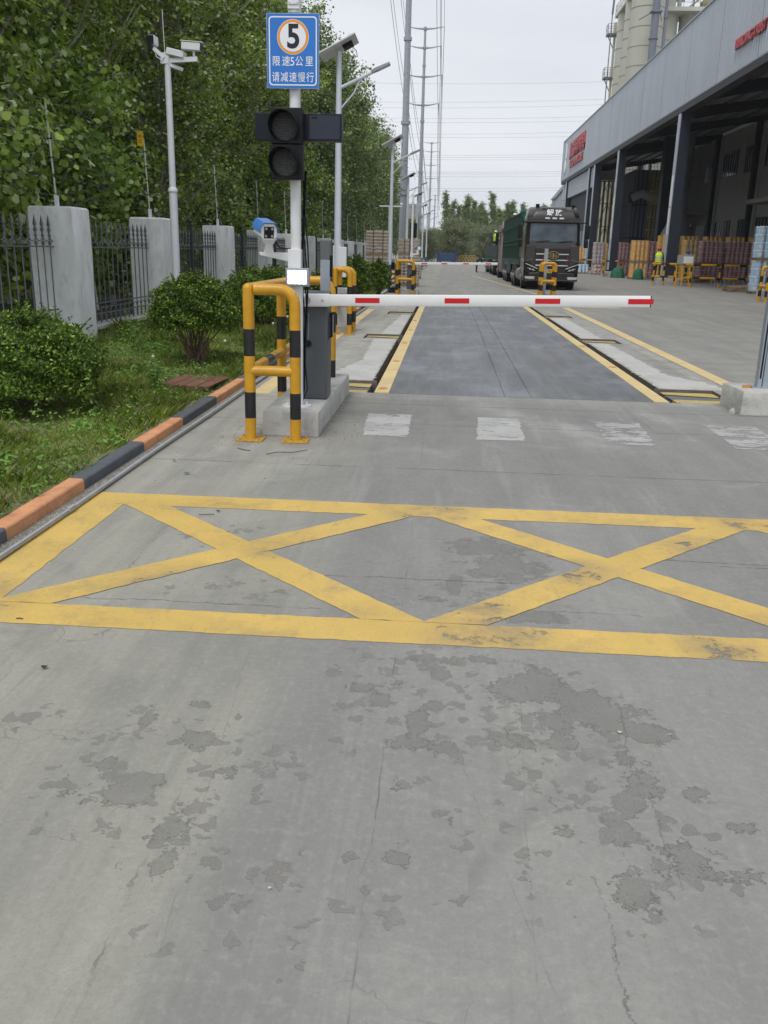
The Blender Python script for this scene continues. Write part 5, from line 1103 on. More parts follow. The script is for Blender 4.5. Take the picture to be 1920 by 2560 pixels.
# ---------------------------------------------------------------- people
skin_m = mat('skin', (.42, .26, .18), .6); cl_dark = mat('cloth_dark', (.02, .022, .028), .85); cl_blue = mat('cloth_blue', (.02, .07, .2), .85); vest_m = mat('hi_vis', (.55, .8, .02), .6, var=.08); tape = mat('vest_tape', (.6, .62, .62), .3); pink = mat('cloth_pink', (.55, .2, .18), .85); hair_m = mat('hair', (.012, .01, .01), .7)
def person(loc, rz, J, cols, lab, helmet=None, vest=False):
    """J: joints; cols: (top, trousers, shoes)"""
    t = empty('person', loc, lab, 'person', None, rz)
    E_ = [('pelvis', 'spine'), ('spine', 'chest'), ('chest', 'neck'), ('neck', 'head'), ('head', 'crown')]
    Rd = dict(pelvis=.13, spine=.12, chest=.145, neck=.06, head=.088, crown=.07)
    for s_ in 'LR':
        E_ += [('chest', 'sh'+s_), ('sh'+s_, 'el'+s_), ('el'+s_, 'wr'+s_), ('wr'+s_, 'pa'+s_), ('pelvis', 'hip'+s_), ('hip'+s_, 'kn'+s_), ('kn'+s_, 'an'+s_), ('an'+s_, 'toe'+s_)]
        Rd.update({'sh'+s_: .07, 'el'+s_: .048, 'wr'+s_: .032, 'pa'+s_: .034, 'hip'+s_: .1, 'kn'+s_: .065, 'an'+s_: .045, 'toe'+s_: .04})
        w_ = Vector(J['wr'+s_]); d = (w_-Vector(J['el'+s_])).normalized(); J['pa'+s_] = tuple(w_+d*.07)
        a = d.orthogonal().normalized()
        for f in range(4):
            b1 = Vector(J['pa'+s_])+a*(.027-.018*f)+d*.03; b2 = b1+d*(.05-.006*abs(f-1.3))+d.cross(a)*.015
            J[f'f{f}{s_}'] = tuple(b1); J[f'g{f}{s_}'] = tuple(b2); Rd[f'f{f}{s_}'] = .010; Rd[f'g{f}{s_}'] = .008; E_ += [('pa'+s_, f'f{f}{s_}'), (f'f{f}{s_}', f'g{f}{s_}')]
        J['th'+s_] = tuple(w_+d*.06+a*.055); Rd['th'+s_] = .011; E_.append(('wr'+s_, 'th'+s_))
    names = ['pelvis']+[k for k in J if k != 'pelvis']; ix = {k: i for i, k in enumerate(names)}
    me = bpy.data.meshes.new('body'); me.from_pydata([J[k] for k in names], [(ix[a], ix[b]) for a, b in E_], [])
    o = bpy.data.objects.new('tmp', me); C.objects.link(o); md = o.modifiers.new('s', 'SKIN'); md.use_smooth_shade = True; sv = me.skin_vertices[0].data
    for k in names: r = Rd[k]; sv[ix[k]].radius = (r*(1.25 if k in ('chest', 'pelvis', 'spine') else 1), r)
    sv[0].use_root = True; o.modifiers.new('ss', 'SUBSURF').levels = 1
    bpy.context.view_layer.update(); m2 = bpy.data.meshes.new_from_object(o.evaluated_get(bpy.context.evaluated_depsgraph_get())); bpy.data.objects.remove(o)
    m2.name = 'body'; m2.materials.clear()
    for m in (skin_m, cols[0], cols[1], cols[2]): m2.materials.append(m)
    joints = [(Vector(J[k]), k) for k in names if k[0] not in 'fg']
    for p in m2.polygons:
        k = min(joints, key=lambda q: (q[0]-p.center).length)[1]
        p.material_index = 0 if k in ('head', 'crown', 'neck') or k[:2] in ('pa', 'th') else 3 if k[:2] in ('an', 'to') and p.center.z < .12 else 2 if k[:2] in ('pe', 'hi', 'kn', 'an', 'to') else 1
    b = bpy.data.objects.new('body', m2); C.objects.link(b); b.parent = t
    hd = Vector(J['head']); up = (Vector(J['crown'])-Vector(J['neck'])).normalized(); mt = up.to_track_quat('Z', 'Y').to_matrix().to_4x4(); mt.translation = hd
    f = MB(); f.ball((.032, -.083, .012), .011, 6); f.ball((-.032, -.083, .012), .011, 6); f.ball((0, -.1, -.012), .014, 6); f.box(-.025, .025, -.092, -.08, -.05, -.042); f.ball((.085, 0, -.005), .02, 6); f.ball((-.085, 0, -.005), .02, 6); fo = f.build('face', skin_m, t); fo.matrix_local = mt
    h = MB(); h.lathe([(.09, -.03), (.1, .02), (.09, .07), (.05, .11), (.005, .122)], 12); ho = h.build('hair', hair_m, t); ho.matrix_local = mt
    if helmet:
        h = MB(); h.lathe([(.145, .035), (.125, .045), (.122, .09), (.095, .14), (.05, .165), (.004, .17)], 16); h.box(-.06, .06, -.19, -.1, .035, .045); ho = h.build('helmet', helmet, t); ho.matrix_local = mt
    if vest:
        ch = Vector(J['chest']); pv = Vector(J['pelvis']); ax = (ch-pv).normalized(); fr = Vector((0, -1, 0)); fr = (fr-ax*fr.dot(ax)).normalized(); sdv = ax.cross(fr); h = MB(); secs = []
        for u, a, b_ in ((-.12, .205, .16), (.3, .195, .155), (.8, .22, .165), (1.15, .215, .15), (1.32, .12, .09)):
            c0 = pv.lerp(ch, u); secs.append([tuple(c0+sdv*a*math.cos(6.2832*k/16)+fr*b_*math.sin(6.2832*k/16)) for k in range(16)])
        h.loft(secs); vo = h.build('vest', vest_m, t, smooth=60); h = MB()
        for u in (.15, .55): c0 = pv.lerp(ch, u); c1 = c0+ax*.05; h.loft([[tuple(c0+sdv*.215*math.cos(6.2832*k/16)+fr*.17*math.sin(6.2832*k/16)) for k in range(16)], [tuple(c1+sdv*.218*math.cos(6.2832*k/16)+fr*.17*math.sin(6.2832*k/16)) for k in range(16)]], cap=False)
        h.build('reflective_tape', tape, vo)
    return t
def stand(a1=.05, a2=.05, up=(0, 0)):
    J = dict(pelvis=(0, 0, .93), spine=(0, .01, 1.12), chest=(0, 0, 1.32), neck=(0, 0, 1.48), head=(0, -.02, 1.58), crown=(0, -.02, 1.66))
    for s_, g in (('L', 1), ('R', -1)):
        J.update({'sh'+s_: (g*.19, 0, 1.38), 'el'+s_: (g*.26, 0, 1.1), 'wr'+s_: (g*.27, -.08, .86), 'hip'+s_: (g*.1, 0, .87), 'kn'+s_: (g*.11, -.02, .48), 'an'+s_: (g*.12, .02, .08), 'toe'+s_: (g*.13, -.13, .04)})
    return J
red_h = mat('helmet_red', (.5, .03, .03), .35); blue_h = mat('helmet_blue', (.02, .1, .35), .35); white_h = mat('helmet_white', (.75, .75, .72), .35)
J = stand(); J['elL'] = (.24, -.18, 1.15); J['wrL'] = (.12, -.38, 1.12)
person((12.55, 55.2, .42), R(165), J, (cl_dark, cl_dark, cl_dark), 'person in hi-vis yellow vest and red helmet standing with back turned at the grey column', red_h, True)
J = stand(); J['elR'] = (-.22, -.18, 1.2); J['wrR'] = (-.1, -.35, 1.28); J['elL'] = (.22, -.16, 1.15); J['wrL'] = (.1, -.36, 1.2)
person((14.05, 54.6, .3), R(80), J, (cl_dark, cl_dark, cl_dark), 'person in dark clothes and blue helmet behind the rail right of the grey column', blue_h)
# bending person by the trucks
J = dict(pelvis=(0, .1, .92), spine=(0, -.06, 1.04), chest=(0, -.3, 1.12), neck=(0, -.46, 1.12), head=(0, -.57, 1.1), crown=(0, -.65, 1.07))
for s_, g in (('L', 1), ('R', -1)): J.update({'sh'+s_: (g*.18, -.34, 1.12), 'el'+s_: (g*.2, -.42, .86), 'wr'+s_: (g*.14, -.56, .68), 'hip'+s_: (g*.09, .08, .87), 'kn'+s_: (g*.1, .03, .48), 'an'+s_: (g*.1, .06, .08), 'toe'+s_: (g*.11, -.09, .04)})
person((2.55, 77.5, 0), R(78), J, (cl_dark, cl_dark, cl_dark), 'person in black bending over beside the far truck wheels', blue_h)
J = stand(); J['elR'] = (-.24, -.14, 1.12); J['wrR'] = (-.2, -.36, 1.08); J['elL'] = (.24, -.16, 1.12); J['wrL'] = (.18, -.38, 1.1)
person((4.05, 79.5, 1.75), R(70), J, (vest_m, cl_dark, cl_dark), 'person in hi-vis jacket and white helmet standing on the load of the far truck', white_h, True)
J = stand(); J['elR'] = (-.28, -.1, 1.16); J['wrR'] = (-.3, -.34, 1.1)
person((4.5, 77.6, 1.55), R(60), J, (pink, cl_dark, cl_dark), 'person in pinkish red clothes and white helmet kneeling low on the far truck load', white_h)
J = stand(); person((4.05, 57.3, 2.25), R(180), J, (cl_dark, cl_dark, cl_dark), 'person mostly hidden in the rear of the green rack, only a white helmet showing', white_h)
J = stand(); person((4.3, 50.6, 2.3), R(180), J, (cl_dark, cl_dark, cl_dark), 'person mostly hidden in the front of the green rack, only a white helmet showing', white_h)
# ---------------------------------------------------------------- trucks
def wheel(t, x, y, r=.5, wd=.32, side=-1):
    s = MB(); prof = [(.001, -wd/2), (r*.93, -wd/2), (r, -wd/2+.04), (r, wd/2-.04), (r*.93, wd/2), (.001, wd/2)]
    s.lathe(prof, 28); o = s.build('wheel', rubber, t, loc=(x, y, r), rot=(0, R(90), 0))
    s = MB(); s.lathe([(.001, -.02), (r*.5, -.02), (r*.56, .02), (r*.3, .03), (r*.25, .09), (.001, .1)], 20); s.build('rim', mat('rim_steel', (.22, .22, .22), .5, .5, dirt=.4), o, loc=(0, 0, side*(wd/2-.01)), rot=(R(180) if side < 0 else 0, 0, 0))
    return o
def cab(t, body, trim, high=True, W=2.5, detail=True):
    hw = W/2
    def sec(z, w_, y0, y1, c=.16): return [(-w_+c, y0, z), (w_-c, y0, z), (w_, y0+c*1.3, z), (w_, y1, z), (-w_, y1, z), (-w_, y0+c*1.3, z)]
    s = MB(); s.loft([sec(.42, hw*.98, .03, 2.2, .2), sec(.62, hw, -.02, 2.2, .2), sec(1.25, hw, -.03, 2.2, .2), sec(1.95, hw, .02, 2.2, .18), sec(2.1, hw*.995, .07, 2.2, .17), sec(2.98, hw*.965, .26, 2.2, .16), sec(3.12, hw*.96, .28, 2.2, .18)]); cb = s.build('cab', body, t, bevel=.02)
    if high:
        s = MB(); s.loft([sec(3.12, hw*.955, .22, 2.2, .2), sec(3.2, hw*.95, .22, 2.2, .22), sec(3.55, hw*.9, .42, 2.2, .3), sec(3.68, hw*.85, .62, 2.15, .35)]); rf = s.build('roof_fairing', body, t, bevel=.03)
        s = MB(); s.prism([(.395, 3.22), (.62, 3.6), (.64, 3.6), (.64, 3.2), (.42, 3.2)], 'x', -.52, .52)
    # dark header / visor
    s = MB(); s.loft([[(-hw*.96, .12, 2.99), (hw*.96, .12, 2.99), (hw*.97, .5, 2.99), (-hw*.97, .5, 2.99)], [(-hw*.95, .16, 3.18), (hw*.95, .16, 3.18), (hw*.95, .5, 3.2), (-hw*.95, .5, 3.2)]]); s.build('sun_visor', trim, t, bevel=.01)
    glass = mat('windscreen', (.05, .07, .09), .12, spec=.6, var=.6, scale=1.6)
    s = MB(); w0, w1 = hw*.86, hw*.84; s.loft([[(-w0, .055, 2.14), (w0, .055, 2.14), (w0, .09, 2.14), (-w0, .09, 2.14)], [(-w1, .215, 2.94), (w1, .215, 2.94), (w1, .27, 2.94), (-w1, .27, 2.94)]]); ws = s.build('windscreen', glass, t)
    s = MB()
    for sx in (-.75, .25): s.beam((sx, .035, 2.13), (sx+.62, .045, 2.2), .025, .02)
    s.build('wiper', black_p, t)
    s = MB()
    for sg in (-1, 1): s.prism([(.5, 2.1), (1.5, 2.1), (1.5, 2.85), (.62, 2.85)], 'x', sg*hw*.985-.02, sg*hw*.985+.02)
    s.build('side_window', glass, t)
    if not detail: return cb
    # grille with chrome bars
    s = MB(); s.box(-.78, .78, -.045, .0, .98, 1.86); gr = s.build('grille', trim, t, bevel=.01)
    chrome = mat('grille_chrome', (.2, .19, .18), .35, .6)
    for z in (1.08, 1.32, 1.58):
        s = MB(); s.prism([(-.07, z), (-.045, z+.045), (-.045, z-.02)], 'x', -.74, .74); s.build('chrome_bar', chrome, gr)
    gold = mat('badge_gold', (.42, .34, .16), .35, .8)
    s = MB(); n = 36; s.tube([(.04+.25*math.cos(6.2832*i/n), -.09, 1.56+.155*math.sin(6.2832*i/n)) for i in range(n+1)], .02, 6, cap=False); s.build('badge_ring', gold, gr)
    s = MB(); s.loft([[(.04+.24*math.cos(6.2832*i/24), y, 1.56+.145*math.sin(6.2832*i/24)) for i in range(24)] for y in (-.085, -.045)]); s.build('badge_plate', black_p, gr)
    s = MB(); s.box(.015, .065, -.1, -.08, 1.45, 1.67); s.box(-.0, .08, -.1, -.08, 1.44, 1.465); s.box(-.01, .065, -.1, -.08, 1.645, 1.67)
    for sg in (-1, 1):
        for k, z in enumerate((1.61, 1.56, 1.51)): s.prism([(.04+sg*.05, z-.012), (.04+sg*(.2-.02*abs(k-1)), z-.006+.01*(1-k)), (.04+sg*(.2-.02*abs(k-1)), z+.012+.01*(1-k)), (.04+sg*.05, z+.014)], 'y', -.1, -.08)
    s.build('badge_emblem', gold, gr)
    # red ribbons tied to the grille
    for x in (-.42, .68): s = MB(); s.tube([(x, -.09, 1.5), (x+.02, -.1, 1.35), (x-.02, -.1, 1.2), (x, -.09, 1.12)], .014, 5); s.build('ribbon', mat('ribbon_red', (.35, .04, .02), .8), gr)
    # side wings of the front
    for sg in (-1, 1):
        f = [(sg*.8, 1.98), (sg*1.2, 1.98), (sg*1.24, 1.3), (sg*.84, 1.1)]
        s = MB(); s.prism(f, 'y', -.05, .05); s.build('corner_panel', body, t, bevel=.012)
        s = MB(); s.beam((sg*.86, -.06, 1.38), (sg*1.2, -.04, 1.28), .02, .02); s.build('trim_line', chrome, t)
        s = MB(); s.prism([(sg*.62, .9), (sg*1.2, 1.2), (sg*1.23, 1.05), (sg*1.2, .78), (sg*.72, .8)], 'y', -.075, .0); hl = s.build('headlight', black_p, t, bevel=.01)
        s = MB(); s.beam((sg*.64, -.085, .95), (sg*1.19, -.07, 1.17), .03, .035); s.beam((sg*.74, -.085, .86), (sg*1.1, -.08, .98), .02, .02); s.build('light_strip', mat('drl', (.5, .52, .54), .25), hl)
        s = MB(); [s.cyl((sg*(.84+k*.14), -.07, .9+k*.03), (sg*(.84+k*.14), -.09, .9+k*.03), .045, n=12) for k in range(2)]; s.build('lamp', mat('lamp_lens', (.35, .36, .36), .1, spec=1), hl)
        s = MB(); s.prism([(sg*.72, .6), (sg*1.2, .6), (sg*1.18, .5), (sg*.78, .48)], 'y', -.075, -.04); s.build('fog_light', mat('fog_lens', (.5, .5, .48), .3, var=.3, scale=20), t)
        s = MB(); s.tube([(sg*hw*.97, .3, 2.98), (sg*(hw+.22), .12, 3.0), (sg*(hw+.32), .1, 2.9)], .025, 6); s.build('mirror_arm', black_p, t)
        s = MB(); s.box(sg*(hw+.27)-.1, sg*(hw+.27)+.1, .02, .16, 2.28, 2.88); s.box(sg*(hw+.25)-.09, sg*(hw+.25)+.09, .02, .16, 1.9, 2.22); s.build('mirror', black_p, t, bevel=.03)
        s = MB(); s.box(sg*1.2-.03, sg*1.2+.03, .1, .3, .4, .95); s.build('step', black_p, t)
    s = MB(); s.loft([sec(.36, hw*.93, .06, .6, .2), sec(.42, hw*.99, -.06, .6, .2), sec(.74, hw*.99, -.08, .6, .2), sec(.78, hw*.97, -.05, .6, .2)]); s.build('bumper', body, t, bevel=.01)
    s = MB(); s.box(-.75, .75, -.09, -.06, .46, .72); s.build('lower_grille', trim, t)
    s = MB(); s.beam((-.74, -.1, .76), (.74, -.1, .76), .025, .025); s.beam((-1.18, -.09, .44), (1.18, -.09, .44), .02, .02); s.build('chrome_bar', chrome, t)
    s = MB(); s.box(-.24, .24, -.115, -.1, .78, .94); pl = s.build('number_plate', mat('plate_yellow', (.68, .38, .03), .45), t)
    text('RJ·69', .15, ink, pl, (0, -.117, .86), FRONT, .0005, .003, sx=.95)
    for x in (-.32, 0, .32): s = MB(); s.box(x-.1, x+.1, .1, .13, 3.13, 3.2); s.build('marker_lamp', sign_w, t, bevel=.005)
    tl = math.atan2(.38-.2+.02, .35)
    text('解放', .34, sign_w, t, (0, .315, 3.41), (R(90)-math.atan2(.2, .35), 0, 0), .004, .004, spacing=1.25)
    s = MB(); s.box(-.55, .55, .41, .45, 3.585, 3.61); s.build('fairing_lip', trim, t)
    s = MB(); s.cyl((-.75, .7, 3.68), (-.75, .7, 3.8), .09, n=10); s.cyl((.9, .8, 3.68), (.9, .8, 3.78), .08, n=10); s.build('roof_beacon', black_p, t)
    return cb
brown = mat('truck_brown', (.024, .017, .014), .35, .1, var=.1, coat=.5, dirt=.12, dcol=(.12, .1, .08)); trim = mat('truck_trim', (.015, .015, .016), .45)
tg = mat('rack_green', (.01, .05, .036), .6, var=.2, dirt=.3, dcol=(.08, .1, .09)); teal = mat('side_teal', (.055, .08, .085), .6, var=.15, dirt=.4, dcol=(.12, .12, .11)); card = mat('cardboard', (.5, .28, .13), .8, var=.15); tarp = mat('green_tarp', (.01, .12, .07), .7, var=.5, bump=1, bscale=8)
t = empty('truck', (4.8, 42.3, 0), 'dark brown high-cab truck facing the camera with a green rack trailer of cardboard boxes', 'truck')
cab(t, brown, trim)
for y in (1.45, 4.6, 5.95): 
    for sg in (-1, 1): wheel(t, sg*1.08, y, .51, .32 if y < 2 else .55, sg)
for y in (11.6, 12.9, 14.2):
    for sg in (-1, 1): wheel(t, sg*1.02, y, .49, .55, sg)
s = MB(); s.box(-.45, .45, .8, 16.6, .75, 1.05); s.box(-1.2, 1.2, 2.5, 3.2, .9, 2.6); s.build('chassis', trim, t)
s = MB(); s.cyl((-1.05, 2.5, .65), (-1.05, 3.9, .65), .32, n=14); s.cyl((1.05, 2.5, .65), (1.05, 3.9, .65), .32, n=14); s.build('fuel_tank', mat('tank', (.3, .3, .3), .4, .6), t)
s = MB(); s.box(-1.26, 1.26, 3.6, 17.0, 1.1, 1.32); s.build('flatbed', teal, t)
for ya, yb in ((9.2, 11.2), (14.9, 16.6)): s = MB(); s.box(-1.3, -1.22, ya, yb, .55, 1.25); s.build('side_skirt', teal, t)
for (y0, y1, zt) in ((3.7, 9.9, 3.52), (10.0, 17.0, 3.55)):
    for sg in (-1, 1):
        r_ = empty('rack_side', (0, 0, 0)); r_.parent = t; x = sg*1.24
        s = MB()
        for z in (1.34, 2.05, 2.28, 2.95, zt): s.box(x-.025, x+.025, y0, y1, z-.035, z+.035)
        s.build('rail', tg, r_)
        s = MB(); n = int((y1-y0)/.62)
        for i in range(n+1): y = y0+(y1-y0)*i/n; wd = .04 if i % 4 == 0 else .014; s.box(x-.03, x+.03, y-wd, y+wd, 1.32, zt)
        s.build('stakes', tg, r_)
    for yy in (y0, y1):
        s = MB()
        for z in (1.4, 2.2, 3.0, zt): s.box(-1.24, 1.24, yy-.02, yy+.02, z-.03, z+.03)
        for i in range(9): s.box(-1.24+i*.31-.02, -1.24+i*.31+.02, yy-.025, yy+.025, 1.32, zt)
        s.build('rack_end', tg, t)
s = MB(); s.box(-1.15, 1.15, 4.0, 4.5, 3.0, 3.72); s.build('tarp_roll', tarp, t, bevel=.12)
for i, (y0, y1, z1) in enumerate(((3.9, 6.5, 3.0), (6.7, 9.6, 2.7), (10.2, 12.9, 3.2), (13.1, 16.6, 2.9))):
    s = MB()
    for x in (-1.17, -.38, .41):
        z = 1.33
        while z+.38 < z1: s.box(x, x+.7, y0, y0+(y1-y0)*.49, z, z+.37); s.box(x, x+.7, y0+(y1-y0)*.51, y1, z, z+.37); z += .39
    tag(s.build('cardboard_boxes', card, None, loc=(4.8, 42.3, 0), bevel=.01), f'{ORD[i] if i else "front"} block of brown cardboard boxes loaded inside the green rack', 'boxes', 'cardboard boxes on the rack trailer')
# second truck
t = empty('truck', (4.75, 61.2, 0), 'dusty pinkish brown cab truck close behind the green rack, with a teal low-sided bed', 'truck')
cab(t, mat('truck_pink', (.25, .19, .18), .5, var=.15, dirt=.4), trim, detail=False)
for sg in (-1, 1):
    s = MB(); s.box(sg*1.5-.1, sg*1.5+.1, .05, .2, 2.1, 2.9); s.build('mirror', black_p, t, bevel=.03); s = MB(); s.tube([(sg*1.22, .3, 2.9), (sg*1.48, .12, 2.95)], .025, 6); s.build('mirror_arm', black_p, t)
for y in (1.45, 8.5, 12.6, 19.2, 20.5):
    for sg in (-1, 1): wheel(t, sg*1.05, y, .5, .45, sg)
s = MB(); s.box(-.45, .45, .8, 21, .75, 1.05); s.build('chassis', trim, t)
s = MB(); s.box(-1.28, 1.28, 3.0, 21.4, 1.15, 1.35); s.build('flatbed', teal, t)
for sg in (-1, 1):
    s = MB(); s.box(sg*1.27-.03, sg*1.27+.03, 3.0, 21.4, 1.35, 2.15)
    for i in range(15): y = 3+i*1.31; s.box(sg*1.31-.03, sg*1.31+.03, y-.04, y+.04, 1.2, 2.2)
    s.build('drop_side', teal, t)
for y in (16.8, 18.0): s = MB(); s.box(-1.38, -.95, y, y+.04, .3, 1.1); s.build('mud_flap', mat('mud_flap', (.13, .12, .11), .8), t)
s = MB(); s.box(-1.1, 1.1, 3.6, 15, 1.36, 2.3); s.build('sheeted_load', mat('sheet_grey', (.16, .17, .18), .7, var=.3, bump=.6, bscale=5), t, bevel=.1)
# ---------------------------------------------------------------- warehouse canopy
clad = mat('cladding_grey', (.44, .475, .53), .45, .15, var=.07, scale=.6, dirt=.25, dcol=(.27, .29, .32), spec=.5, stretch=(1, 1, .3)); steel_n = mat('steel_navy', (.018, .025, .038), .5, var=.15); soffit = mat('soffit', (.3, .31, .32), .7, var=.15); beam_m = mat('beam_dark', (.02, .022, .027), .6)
Y0, Y1, ZB, ZT, XF, XW = 12.0, 110.9, 9.85, 14.15, 13.0, 24.0
wh = empty('warehouse_canopy', (XF, Y0, 0), 'long warehouse loading canopy with a grey corrugated fascia and open dark bays', 'canopy')
def wb_(m_, name, mt, parent=None, **k): o = m_.build(name, mt, wh if parent is None else parent, **k); o.location = (-XF, -Y0, 0) if parent is None else (0, 0, 0); return o
s = MB(); prof = []; y = Y0; pitch = .32
while y < Y1: prof += [(XF, y), (XF, y+.17), (XF-.03, y+.2), (XF-.03, y+.29)]; y += pitch
prof.append((XF, Y1)); sec1 = [(x, yy, ZB) for x, yy in prof]+[(XF+.12, Y1, ZB), (XF+.12, Y0, ZB)]; sec2 = [(x, yy, ZT) for x, yy, _ in sec1]
s.loft([sec1, sec2]); fa = wb_(s, 'fascia', clad, smooth=0)
for y in np.arange(18.4, Y1, 6.08): s = MB(); s.box(XF-.036, XF-.031, y, y+.035, ZB, ZT); wb_(s, 'panel_joint', mat('joint_dark', (.16, .175, .2), .6), fa, smooth=0)
s = MB(); s.box(XF-.05, XF-.031, Y0, Y1, ZB+.02, ZB+.09); wb_(s, 'drip_edge', mat('drip', (.3, .32, .36), .5), fa)
s = MB(); s.box(XF-.07, XF+.2, Y0, Y1, ZT, ZT+.08); s.box(XF-.06, XF+.15, Y1, Y1+.03, ZB, ZT); wb_(s, 'coping', mat('coping', (.3, .33, .37), .4, .2), fa)
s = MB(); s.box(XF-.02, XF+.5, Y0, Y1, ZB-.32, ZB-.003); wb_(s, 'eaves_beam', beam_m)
COL = [18.2, 36.9, 55.75, 74.6, 86.2, 89.5, 106]; WCOL = [21, 32, 43, 54, 65, 76, 87, 98]
s = MB(); s.loft([[(XF+.13, Y0, 11.0), (XF+.13, Y1, 11.0), (XF+.13, Y1, 11.12), (XF+.13, Y0, 11.12)], [(XW+.5, Y0, 12.5), (XW+.5, Y1, 12.5), (XW+.5, Y1, 12.62), (XW+.5, Y0, 12.62)]]); wb_(s, 'roof_sheet', soffit)
s = MB()
for i in range(8): x = XF+1.0+i*1.4; z = 11.0+1.5*(x-XF-.13)/(XW-XF)-.02; s.box(x-.05, x+.05, Y0, Y1, z-.2, z-.004)
wb_(s, 'purlins', mat('purlin', (.14, .145, .15), .6))
for y in COL+[27.5, 46.3, 65]:
    s = MB(); s.prism([(XF+.2, 9.95), (XF+3, 10.55), (XW, 11.85), (XW, 12.25), (XF+.2, 10.92)], 'y', y-.15, y+.15); wb_(s, 'rafter', beam_m)
for i, y in enumerate(COL):
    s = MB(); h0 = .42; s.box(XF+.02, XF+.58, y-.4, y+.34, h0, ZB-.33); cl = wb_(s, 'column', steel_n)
    s = MB(); s.box(XF-.012, XF+.018, y-.3, y+.3, h0+.1, ZB-.34); wb_(s, 'column_cladding', clad, cl)
    s = MB(); s.box(XF-.45, XF+.85, y-.75, y+.6, -.02, h0); wb_(s, 'plinth', conc, bevel=.01)
    if i in (2, 3):
        for z0, z1 in ((2.9, 4.4), (4.5, 6.2)): s = MB(); s.box(XF-.02, XF-.0125, y-.2, y+.24, z0, z1); q = wb_(s, 'notice', sign_w, cl)
        for k, ch in enumerate('仓库装卸'): pass
s = MB(); s.box(XF+.2, XF+.45, 87.4, 110.5, 7.75, ZB-.34); lf = wb_(s, 'lower_fascia', clad, smooth=0)
s = MB()
for i in range(36): s.box(XF+.17, XF+.199, 87.6+i*.63, 87.6+i*.63+.2, 7.75, ZB-.35)
wb_(s, 'lower_ribs', clad, lf)
# lettering on the fascia
sr = mat('sign_letter_red', (.42, .035, .04), .45, var=.08); 
text('BUILDING TRUST', .58, sr, fa, (XF-.09, 43.95, 11.05), SIDE, .04, .018, sx=.92).rotation_euler = (R(90), R(0), R(-90))
text('青高特种材料', 1.75, sr, fa, (XF-.09, 98.8, 12.35), SIDE, .06, .035, sx=1.08)
text('East Gao Material Co., Ltd', .92, sr, fa, (XF-.09, 98.8, 11.05), SIDE, .05, .03, sx=.95)
s = MB(); th = [6.2832*i/20 for i in range(20)]
s.loft([[(XF-d, 107.9+.75*math.cos(a)*(1+.2*math.sin(2*a)), 11.3+.75*math.sin(a)) for a in th] for d in (.04, .1)]); s.loft([[(XF-d, 107.6+u, z) for u, z in ((-.5, 12.1), (.5, 12.0), (.28, 12.9), (.05, 13.7), (-.1, 13.6), (-.42, 12.8))] for d in (.04, .1)])
wb_(s, 'white_emblem', sign_w, fa)
for o in [c for c in kids(fa) if c.name.startswith('lettering')]: pass
# back wall
wall_m = mat('warehouse_render', (.42, .41, .4), .9, var=.08, scale=1.2, dirt=.25, dcol=(.16, .15, .14))
bw = empty('warehouse', (XW, Y0, 0), 'dim grey rendered warehouse wall with barred windows at the back of the canopy', 'warehouse')
def bb_(m_, name, mt, parent=None, **k): o = m_.build(name, mt, bw if parent is None else parent, **k); o.location = (-XW, -Y0, 0) if parent is None else (0, 0, 0); return o
s = MB(); s.box(XW+.3, XW+.6, Y0, 104, 0, 12.2); s.box(XW+.3, XW+14, 103.7, 104, 0, 12.2); bb_(s, 'wall', wall_m)
s = MB(); s.box(XW+.25, XW+14, Y0, 104, 12.65, 12.9); bb_(s, 'roof', soffit)
for y in WCOL:
    s = MB(); s.box(XW-.2, XW+.3, y-.3, y+.3, 0, 12.1); bb_(s, 'pilaster', beam_m); s = MB(); s.box(XW+.12, XW+.3, y+.3, y+.75, 0, 12.1); s.box(XW+.12, XW+.3, y-.75, y-.3, 0, 12.1); bb_(s, 'pilaster_side', wall_m)
frame_m = mat('window_frame', (.3, .31, .32), .5); gl = mat('window_glass', (.03, .035, .04), .1, spec=.8)
def win(y0, y1, z0, z1, nb=4):
    s = MB(); s.box(XW+.2, XW+.3, y0, y1, z0, z1); wn = bb_(s, 'window', gl)
    s = MB(); 
    for i in range(nb+1): y = y0+(y1-y0)*i/nb; s.box(XW+.16, XW+.2, y-.035, y+.035, z0, z1)
    for z in (z0, z1): s.box(XW+.16, XW+.2, y0, y1, z-.04, z+.04)
    bb_(s, 'window_frame', frame_m, wn)
for y in (43, 54, 65, 76):
    win(y+1, y+3.2, 1.6, 4.8); win(y+5.6, y+9.8, 1.6, 4.8, 6); win(y+1.2, y+3.4, 8.4, 10.5); win(y+5.5, y+9.5, 8.5, 10.5, 6)
win(88.5, 91, 8.5, 10.5); win(94, 97, 1.6, 4.8); win(99, 102, 8.5, 10.5)
s = MB(); s.box(XW+.22, XW+.31, 89.2, 92.2, 0, 4.6); bb_(s, 'roller_door', mat('roller', (.14, .15, .16), .5), smooth=0)
for ya, yb in ((89, 97.5), (56, 72)): s = MB(); s.box(XW-1.6, XW+.3, ya, yb, 5.6, 5.9); bb_(s, 'awning', mat('awning', (.34, .33, .31), .8))
s = MB(); s.cyl((XW+.3, 71.6, 6.3), (XW+.15, 71.6, 6.3), .35, n=14); bb_(s, 'vent_hole', black_p)
